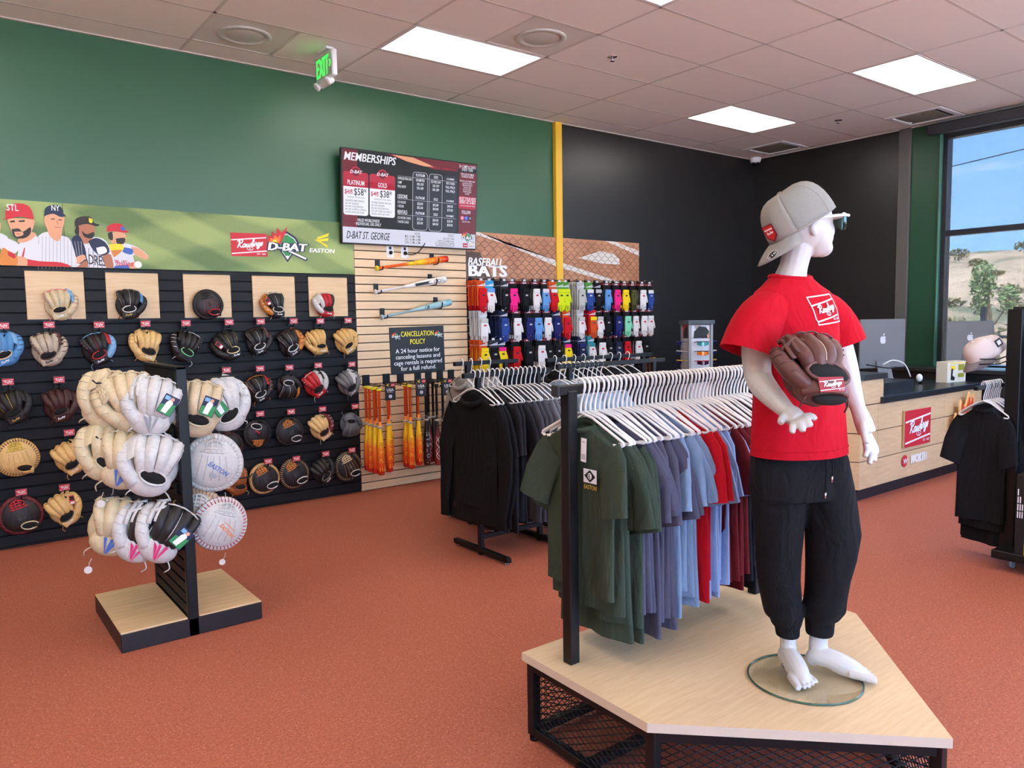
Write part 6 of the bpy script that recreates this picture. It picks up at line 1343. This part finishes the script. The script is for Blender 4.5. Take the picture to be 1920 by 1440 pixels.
# raised transaction end
obj('raised_panel', MB().box((.195, .01, .915), (.37, .02, .205), bev=.0015), wd_f, ct); obj('raised_panel', MB().box((0, .01, 0), (.288, .02, .205), bev=.0015), wd_f, ct, (-.08, .12, .915), (0, 0, atan2(.24, -.16)+pi))
obj('raised_core', MB().box((.10, .38, .90), (.5, .6, .19)), kick, ct); obj('raised_side', MB().box((.375, .3, .92), (.01, .6, .2)), ctop, ct)
obj('raised_top', MB().plate([(.01, -.02), (.40, -.02), (.40, .7), (-.2, .7), (-.2, .24)], 1.02, 1.065), ctop, ct)
obj('shelf_block', MB().box((.76, .30, .91), (.7, .42, .10), bev=.003), ctop, ct)
a = Art(.002); p0, p1 = (-2.335, .705), (-1.85, .38); logo_plate(a, .49, .325, C['red'], C['white'], 1, k=4)
obj('logo_plate', MB().box((0, 0, 0), (.50, .02, .335), bev=.003), flat('plate_edge_tan', (206, 170, 130)), ct, (.965, -.012, .543)); a.obj('logo_print', [c for c in ct.children if c.name.startswith('logo_plate')][0], (0, -.0105, 0))
w = Art(.004); w.text('WORTH', .06, -.03, .075, flat('letter_pale', (236, 228, 214)), 1, .16, .18, w=.31); w.disc(-.2, .005, .055, C['red'], 1); w.text('W', -.2, -.02, .05, C['white'], 2, .04, .2); w.obj('lettering', ct, (.97, -.002, .25))

alu = mat('brushed_aluminium', (112, 112, 113), rough=.55, metal=.1, spec=.3)
def imac(label, loc, rz, s=1.):
    o = thing('desktop_monitor', label, 'monitor', loc, (0, 0, rz), None, s)
    obj('back', MB().box((0, 0, .33), (.547, .02, .46), bev=.006), alu, o); obj('screen', MB().box((0, .0115, .34), (.53, .003, .40)), mat('screen_black', (12, 12, 14), rough=.15), o)
    st = MB().prism([(-.085, 0), (.085, 0), (.08, .17), (-.08, .17)], .012); obj('stand', st, alu, o, (0, -.055, 0.0), (R(-14), 0, 0)); obj('stand_base', MB().box((0, .03, .005), (.2, .17, .01), bev=.003), alu, o)
    a = Art(.0008); gr = flat('logo_grey', (206, 208, 212)); q = smooth([(0, .022), (.016, .030), (.032, .018), (.026, .004), (.034, -.014), (.018, -.042), (0, -.037), (-.018, -.042), (-.034, -.012), (-.028, .02), (-.014, .029), (0, .022)], 4)[:-1]; a.poly(q, gr); a.poly(smooth([(0, .032), (.004, .05), (.018, .058), (.014, .04), (0, .032)], 3)[:-1], gr); a.obj('emblem', o, (0, -.0105, .37))
    return o
pm = at_y(1640, 690, -2.78); im = imac('silver desktop computer seen from behind on the raised counter end', (at_y(1652, 715, -2.82).x, -2.82, .955), R(-18))
imac('silver desktop computer seen from behind in front of the window', (at_x(1816, 692, -.30).x, at_x(1816, 692, -.30).y, .97), R(-40), .9)
dk = thing('back_desk', 'low black desk ledge under the window', 'desk', (-.31, -2.9, 0)); obj('top', MB().box((0, 0, .95), (.46, 1.6, .04), bev=.003), ctop, dk); obj('panel', MB().box((.02, 0, .465), (.4, 1.5, .93)), kick, dk)
# things on the counter
bx = thing('phone_box', 'white cordless phone box standing on the black counter', 'box', (-.86, -2.98, .8625), (0, 0, R(-10))); obj('carton', MB().box((0, 0, .105), (.30, .12, .21), bev=.002), flat('carton_cream', (226, 220, 200)), bx)
a = Art(.0008); a.rect(-.1, .13, -.03, .17, C['yel']); a.rect(.02, .05, .12, .09, flat('carton_olive', (150, 150, 40))); a.rect(.02, -.02+.14, .12, .18, flat('carton_olive', (150, 150, 40))); a.poly([(-.1, .03), (-.04, .02), (-.03, .05), (-.07, .07), (-.06, .14), (-.09, .14), (-.095, .06)], C['black'], 2); a.line([(-.13, .195), (.13, .195)], .008, C['yel']); a.obj('print', bx, (0, -.0605, 0))
o = thing('telephone', 'small white device lying on the black counter', 'phone', (-1.75, -2.95, .8625), (0, 0, R(20))); obj('body', MB().box((0, 0, .012), (.22, .07, .024), bev=.006), whitepl, o)
o = thing('webcam', 'small white ball on the counter behind the phone box', 'camera', (-1.28, -2.86, .8625)); obj('ball', MB().ell((0, 0, .06), (.03, .03, .04)), whitepl, o); obj('stalk', MB().cyl((.02, 0, .03), .012, .06, 10), blackmet, o)
o = thing('keyboard', 'pale keyboard lying beside the silver computer', 'keyboard', (-2.75, -2.83, 1.065), (0, 0, R(8))); obj('slab', MB().box((0, 0, .008), (.36, .12, .016), bev=.003), whitepl, o)
o = tag(obj('lamp_cable', MB().tube(smooth([(-2.2, -2.95, 1.10), (-2.12, -3.0, 1.14), (-2.0, -3.05, 1.10), (-1.92, -3.07, .98)], 4), .0055, 6), whitepl), 'white cable drooping from the computer on the counter', 'cable')
o = tag(obj('black_cable', MB().tube(smooth([(-2.55, -2.98, 1.12), (-2.35, -3.0, 1.09), (-2.15, -3.0, 1.07), (-2.05, -3.0, 1.075)], 4), .006, 6), blackmet), 'black cable running across behind the silver computer', 'cable')

# ------------------------------------------------------------------ sunglasses tower
SGX = at_y(1306, 660, -.85).x
st = thing('sunglasses_tower', 'grey spinner tower of sporty sunglasses against the dark wall', 'display stand', (SGX, -.85, 0), (0, 0, R(-31)), None, (.62, .62, .96))
gtw = mat('grey_tower_plastic', (150, 150, 152), rough=.5)
for x in (-.2, .2):
    for y in (-.2, .2): obj('post', MB().box((x, y, .8), (.05, .05, 1.52), bev=.004), gtw, st)
obj('roof', MB().box((0, 0, 1.565), (.5, .5, .05), bev=.006), mat('dark_tower_cap', (70, 72, 78), rough=.5), st); obj('pedestal', MB().box((0, 0, .04), (.5, .5, .08), bev=.01), gtw, st)
for k in range(4):
    f = link('face_panel', MB().box((0, -.19, .73), (.36, .012, 1.3)).mesh('face_panel', flat('tower_white', (214, 214, 220))), st, (0, 0, 0), (0, 0, k*pi/2))
    a = Art(.001); a.rect(-.17, 1.385, .17, 1.535, C['pale' if k == 0 else 'red']); a.poly([(-.13, 1.385), (-.12, 1.46), (-.02, 1.52), (.1, 1.51), (.16, 1.46), (.13, 1.385)], C['black'], 2); a.disc(-.06, 1.53, .05, C['tan'], 1); a.poly([(.12, 1.42), (.165, 1.44), (.165, 1.385), (.13, 1.385)], C['tan'], 3); a.obj('poster', f, (0, -.195, 0))
cols = [('black_frame', (20, 20, 22), (60, 150, 160)), ('black_frame', (20, 20, 22), (230, 120, 30)), ('red_frame', (190, 30, 40), (70, 30, 60)), ('black_frame', (20, 20, 22), (150, 90, 160)), ('blue_frame', (50, 60, 140), (40, 50, 100)), ('white_frame', (230, 230, 230), (40, 60, 110)), ('yellow_frame', (220, 190, 40), (50, 30, 90)), ('blue_frame', (50, 60, 140), (60, 90, 120))]
def shades(label, loc, rz, fm_, lm_):
    o = thing('sunglasses', label, 'sunglasses', loc, (0, 0, rz)); f = MB().tube([(u*.07, -.03+.035*u*u, .02) for u in (-1, -.6, -.2, .2, .6, 1)], .005, 6)
    obj('frame', f, fm_, o)
    for s in (-1, 1):
        ln = [V3((s*(.006+.06*i/4), -.03+.035*((.006+.06*i/4)/.07)**2, .018-.048*j/3*(1-.3*i/4))) for i in range(5) for j in range(4)]
        l = obj('lens', MB().add(ln, [[i*4+j, i*4+j+1, i*4+j+5, i*4+j+4] for i in range(4) for j in range(3)], 0, True), lm_, o); obj('temple', MB().tube([(s*.072, .005, .02), (s*.074, .06, .015), (s*.068, .12, .0)], .0035, 6), fm_, o)
    return o
fname = ['front', 'left', 'right']
desc = ['teal lensed', 'orange lensed', 'red framed', 'violet lensed']; desc2 = ['blue framed', 'white framed', 'yellow armed', 'navy lensed']
for q, (ang, ds) in enumerate(((-31, desc), (-121, desc2), (59, desc2))):
    for k in range(4):
        nm, fc_, lc_ = cols[k if q == 0 else 4+k]; d = V3((sin(R(ang)), -cos(R(ang)), 0)); p = V3((SGX, -.85, 1.27-.105*k))+d*.20
        shades('%s sunglasses on the %s face of the grey tower' % (ds[k], fname[q]), p, R(ang), mat('frame_'+nm, fc_, rough=.3), mat('lens_%d_%d_%d' % lc_, lc_, rough=.12, metal=.3))

# ------------------------------------------------------------------ rolling black tower at the right
rt = thing('rolling_tower', 'tall black rolling fixture on casters cut off by the right picture edge', 'display stand', (-3.905, -4.57, 0))
panelb = mat('black_melamine', (24, 24, 27), rough=.4)
obj('post', MB().box((.02, -.03, .83), (.07, .08, 1.5), bev=.003), blackmet, rt); obj('post', MB().box((.10, -.95, .83), (.07, .08, 1.5), bev=.003), blackmet, rt)
obj('panel', MB().box((.09, -.49, .8), (.03, .86, 1.36), bev=.002), panelb, rt); obj('base', MB().box((.05, -.5, .10), (.42, 1.0, .05), bev=.004), blackmet, rt)
obj('header', MB().box((.06, -.5, 1.51), (.05, 1.0, .17), bev=.003), panelb, rt); obj('header_label', MB().box((.033, -.085, 1.51), (.003, .06, .12)), flat('label_lilac', (190, 194, 224)), rt)
for x, y in ((.0, -.04), (.2, -.04), (.0, -.95), (.2, -.95)):
    c = link('caster', MB().box((0, 0, .085), (.05, .05, .012)).box((0, .0, .06), (.036, .02, .05)).mesh('caster', chrome), rt, (x-.02, y-.03, 0)); obj('wheel', MB().cyl((-.012, 0, .033), .033, .022, 18, axis='y'), mat('grey_rubber_wheel', (140, 142, 146), rough=.5), c); obj('brake', MB().box((.04, 0, .07), (.06, .016, .008)), chrome, c)
TB = 1.10
obj('arm', MB().box((.06, .12, TB), (.42, .025, .025), bev=.002).box((.22, .06, TB), (.025, .14, .025)), blackmet, rt); obj('shelf_wire', MB().tube([(.0, .0, 1.27), (-.10, .02, 1.25), (-.14, .1, 1.25), (-.1, .2, 1.25), (.1, .22, 1.27)], .004, 6).tube([(.0, .0, 1.30), (-.10, .02, 1.28), (-.14, .1, 1.28), (-.1, .2, 1.28), (.1, .22, 1.30)], .004, 6), blackmet, rt)
rr = random.Random(9)
for k in range(9):
    x = -3.93+k*.030; rz = R(-90+rr.uniform(-9, 9))
    garment('tee_shirt', 'foremost black tee hanging from the rolling tower arm' if k == 0 else '%s black tee from the front on the rolling tower arm' % ORD[k], (x, -4.45, TB-.125), rz, 'jet', k, group='black tees on the rolling tower', sc=(.66, 1, 1.12+[.0, .05, .16, .10][k % 4]))
    tag(link('clothes_hanger', HANGS, None, (x, -4.45, TB), (0, 0, rz), (.7, 1, 1)), '%s white plastic hanger from the front on the rolling tower arm' % ORD[k], 'hanger', 'white hangers on the rolling tower')
# stack of caps on the wire shelf
for k in range(4):
    o = thing('baseball_hat', ['white cap foremost in the nested stack on the wire shelf', 'white cap second in the nested stack on the wire shelf', 'white cap third in the nested stack on the wire shelf', 'white cap with black size tag, last in the nested stack on the wire shelf'][k], 'cap', (-3.97+k*.036, -4.44-k*.008, 1.30+k*.004), (Matrix.Rotation(MPHI+R(8), 3, 'Z') @ Matrix.Rotation(R(-34), 3, 'Y')).to_euler(), 'white caps on the wire shelf', .78)
    wc = cloth('white_cap_cloth', (206, 190, 184), .04)
    d_ = obj('crown', dome(0, 2*pi, 24, 7), wc, o); bo = link('brim', br.mesh('brim', cloth('grey_cap_brim', (120, 112, 110), .04)), o); bo.modifiers.new('thick', 'SOLIDIFY').thickness = .004
    obj('button', MB().ell((-.012, 0, .134), (.016, .016, .008), 12, 6), wc, o)
    if k == 3: obj('size_tag', MB().box((.02, -.1, .09), (.05, .006, .06)), C['black'], o); obj('size_print', MB().box((.02, -.104, .09), (.03, .002, .035)), C['pale'], o)
# boxed goods at the right edge
pr = at_y(1921, 960, -4.78)
bx = thing('bat_box', 'tall black and yellow carton at the right picture edge', 'box', (-3.985, -4.735, .126)); obj('carton', MB().box((0, .02, .24), (.14, .05, .48), bev=.002), C['black'], bx)
a = Art(.001); a.rect(-.07, .0, .07, .46, C['yel']); a.obj('yellow_face', bx, (0, -.0055, 0)); a = Art(.001)
for q in range(3):
    for e in range(4-q): a.rect(-.016+q*.012, .22+e*.045, -.010+q*.012, .258+e*.045, C['white'], 1)
tag(a.obj('side_print', bx, (-.0705, .02, 0), (0, 0, R(-90))), kind='stuff')

s = Art(.001); s.rect(-.07, -.0, .07, .09, C['red']); s.script(0, .045, .1, C['white'], 2, k=2); s.obj('red_card', bx, (.05, -.012, 0.0))
# flame shaped sign against the counter
fs = thing('flame_sign', 'orange and red flame shaped cutout sign behind the black tees', 'sign', (-1.22, -3.26, .60), (0, 0, 0)); fp = smooth([(-.22, -.2), (-.2, .02), (-.12, -.04), (-.1, .14), (0, .06), (.1, .2), (.14, .1), (.2, .18), (.24, -.2)], 3)
obj('cutout', MB().prism(fp, .012), flat('flame_cream', (236, 190, 120)), fs); obj('inner_flame', MB().prism([(x*.82+.01, z*.82-.01) for x, z in fp], .004), flat('flame_red', (214, 70, 34)), fs, (0, -.008, 0))

# ------------------------------------------------------------------ outdoors
def ground_mat():
    m = bpy.data.materials.new('dry_hillside'); m.use_nodes = True; t = m.node_tree; b = t.nodes['Principled BSDF']; b.inputs['Roughness'].default_value = .95
    tcn = t.nodes.new('ShaderNodeTexCoord'); n = t.nodes.new('ShaderNodeTexNoise'); n.inputs['Scale'].default_value = .16; n.inputs['Detail'].default_value = 10; n.inputs['Roughness'].default_value = .62; t.links.new(tcn.outputs['Object'], n.inputs['Vector'])
    r = t.nodes.new('ShaderNodeValToRGB'); e = r.color_ramp.elements; e[0].position = .36; e[0].color = lin((120, 120, 88)); e[1].position = .66; e[1].color = lin((206, 180, 152)); k = e.new(.5); k.color = lin((182, 156, 128)); t.links.new(n.outputs['Fac'], r.inputs[0]); t.links.new(r.outputs[0], b.inputs['Base Color']); return m
pv = mat('bounce_concrete', (196, 188, 176), rough=.9, grain=.06, gscale=8)
struct(obj('bounce_pavement', MB().box((-28, -37.3, -.16), (64, 52, .2)), pv)); struct(obj('bounce_pavement', MB().box((4.4, 1.5, -.16), (8.2, 25, .2)), pv))  # unseen paving, added to bounce warm sunlight up to the ceiling
hv = []; NX, NY = 60, 60
for i in range(NX+1):
    for j in range(NY+1):
        x = 4+i*1.6; y = -60+j*2.2; t = max(0, x-10)/60; s_ = t*t*(3-2*t) if t < 1 else 1
        z = -.6+7.6*s_+noise.noise(V3((x*.09, y*.09, 0)))*1.2*min(1, t*3)+noise.noise(V3((x*.4, y*.4, 5)))*.25
        hv.append(V3((x, y, z)))
hm = MB().add(hv, [[i*(NY+1)+j, (i+1)*(NY+1)+j, (i+1)*(NY+1)+j+1, i*(NY+1)+j+1] for i in range(NX) for j in range(NY)], 0, True); struct(obj('hillside', hm, ground_mat()))
def foliage(c, r, n, seed, size, m):
    rr = random.Random(seed); b = MB()
    for k in range(n):
        while 1:
            p = V3((rr.uniform(-1, 1), rr.uniform(-1, 1), rr.uniform(-1, 1)))
            if p.length < 1: break
        q = V3(c)+V3((p.x*r[0], p.y*r[1], p.z*r[2])); a = V3((rr.uniform(-1, 1), rr.uniform(-1, 1), rr.uniform(-1, 1))).normalized()*size; e = a.cross(V3((rr.uniform(-1, 1), rr.uniform(-1, 1), rr.uniform(-1, 1)))).normalized()*size*.45
        b.add([q-a, q+e, q+a, q-e], [[0, 1, 2, 3]])
    return b
leaf_m = mat('dusty_green_leaves', (140, 160, 110), rough=.8); bark = mat('pale_bark', (118, 100, 82), rough=.9); brush_m = mat('dry_brush_leaves', (122, 118, 82), rough=.9)

tr_ = thing('desert_tree', 'thin dusty green tree growing outside the window', 'tree', (16, 2.95, 0))
obj('trunk', MB().tube(smooth([(0, -.3, -.5), (.02, -.15, .6), (0, 0.0, 1.3), (.05, .12, 2.1), (0, .2, 2.9)], 3), [.07]*4+[.055]*4+[.04]*4+[.02], 8), bark, tr_)
obj('branch', MB().tube(smooth([(0, -.1, 1.2), (.1, -.35, 1.7), (.1, -.5, 2.1)], 3), .022, 6), bark, tr_)
fo = foliage((0, .25, 2.45), (.36, .36, .62), 620, 3, .075, leaf_m)
f2 = foliage((.1, -.42, 1.95), (.3, .26, .4), 200, 4, .07, leaf_m); fo.add(f2.v, f2.f); f3 = foliage((0, .32, 1.75), (.3, .3, .3), 140, 5, .07, leaf_m); fo.add(f3.v, f3.f)
tag(obj('foliage', fo, leaf_m, tr_), kind='stuff')
rr = random.Random(21)
for k in range(26):
    x = 22+k*1.55; y = 3+(x-10)*.33+(-9+16*((k*7) % 26)/26)*(x/40); t = max(0, x-10)/60; t = min(t, 1); z = -.6+7.6*t*t*(3-2*t)
    s = rr.uniform(.5, 1.0)
    o = thing('desert_shrub', 'dry grey green shrub on the hillside outside the window', 'shrub', (x, y, z), group='dry shrubs on the hillside')
    tag(obj('foliage', foliage((0, 0, s*.4), (s, s, s*.55), 160, k, .14, brush_m), brush_m, o), kind='stuff'); obj('stem', MB().cyl((0, 0, .1), .05, .8, 6), bark, o)
o = thing('utility_cable', 'black overhead cable crossing the sky outside the window', 'cable', (20, 0, 0)); p0, p1 = V3((0, 14, 6.0)), V3((0, -8, 8.0))
obj('wire', MB().tube([p0, p0.lerp(p1, .5)+V3((0, 0, -.05)), p1], .016, 6), blackmet, o)
o = thing('fence_post', 'dark post with a rail outside behind the far computer', 'fence', (12, 1.62, 0)); obj('post', MB().box((0, 0, .4), (.12, .12, 2.6)), frame_m, o); obj('rail', MB().box((0, -1.6, .95), (.06, 3.2, .07)), frame_m, o)
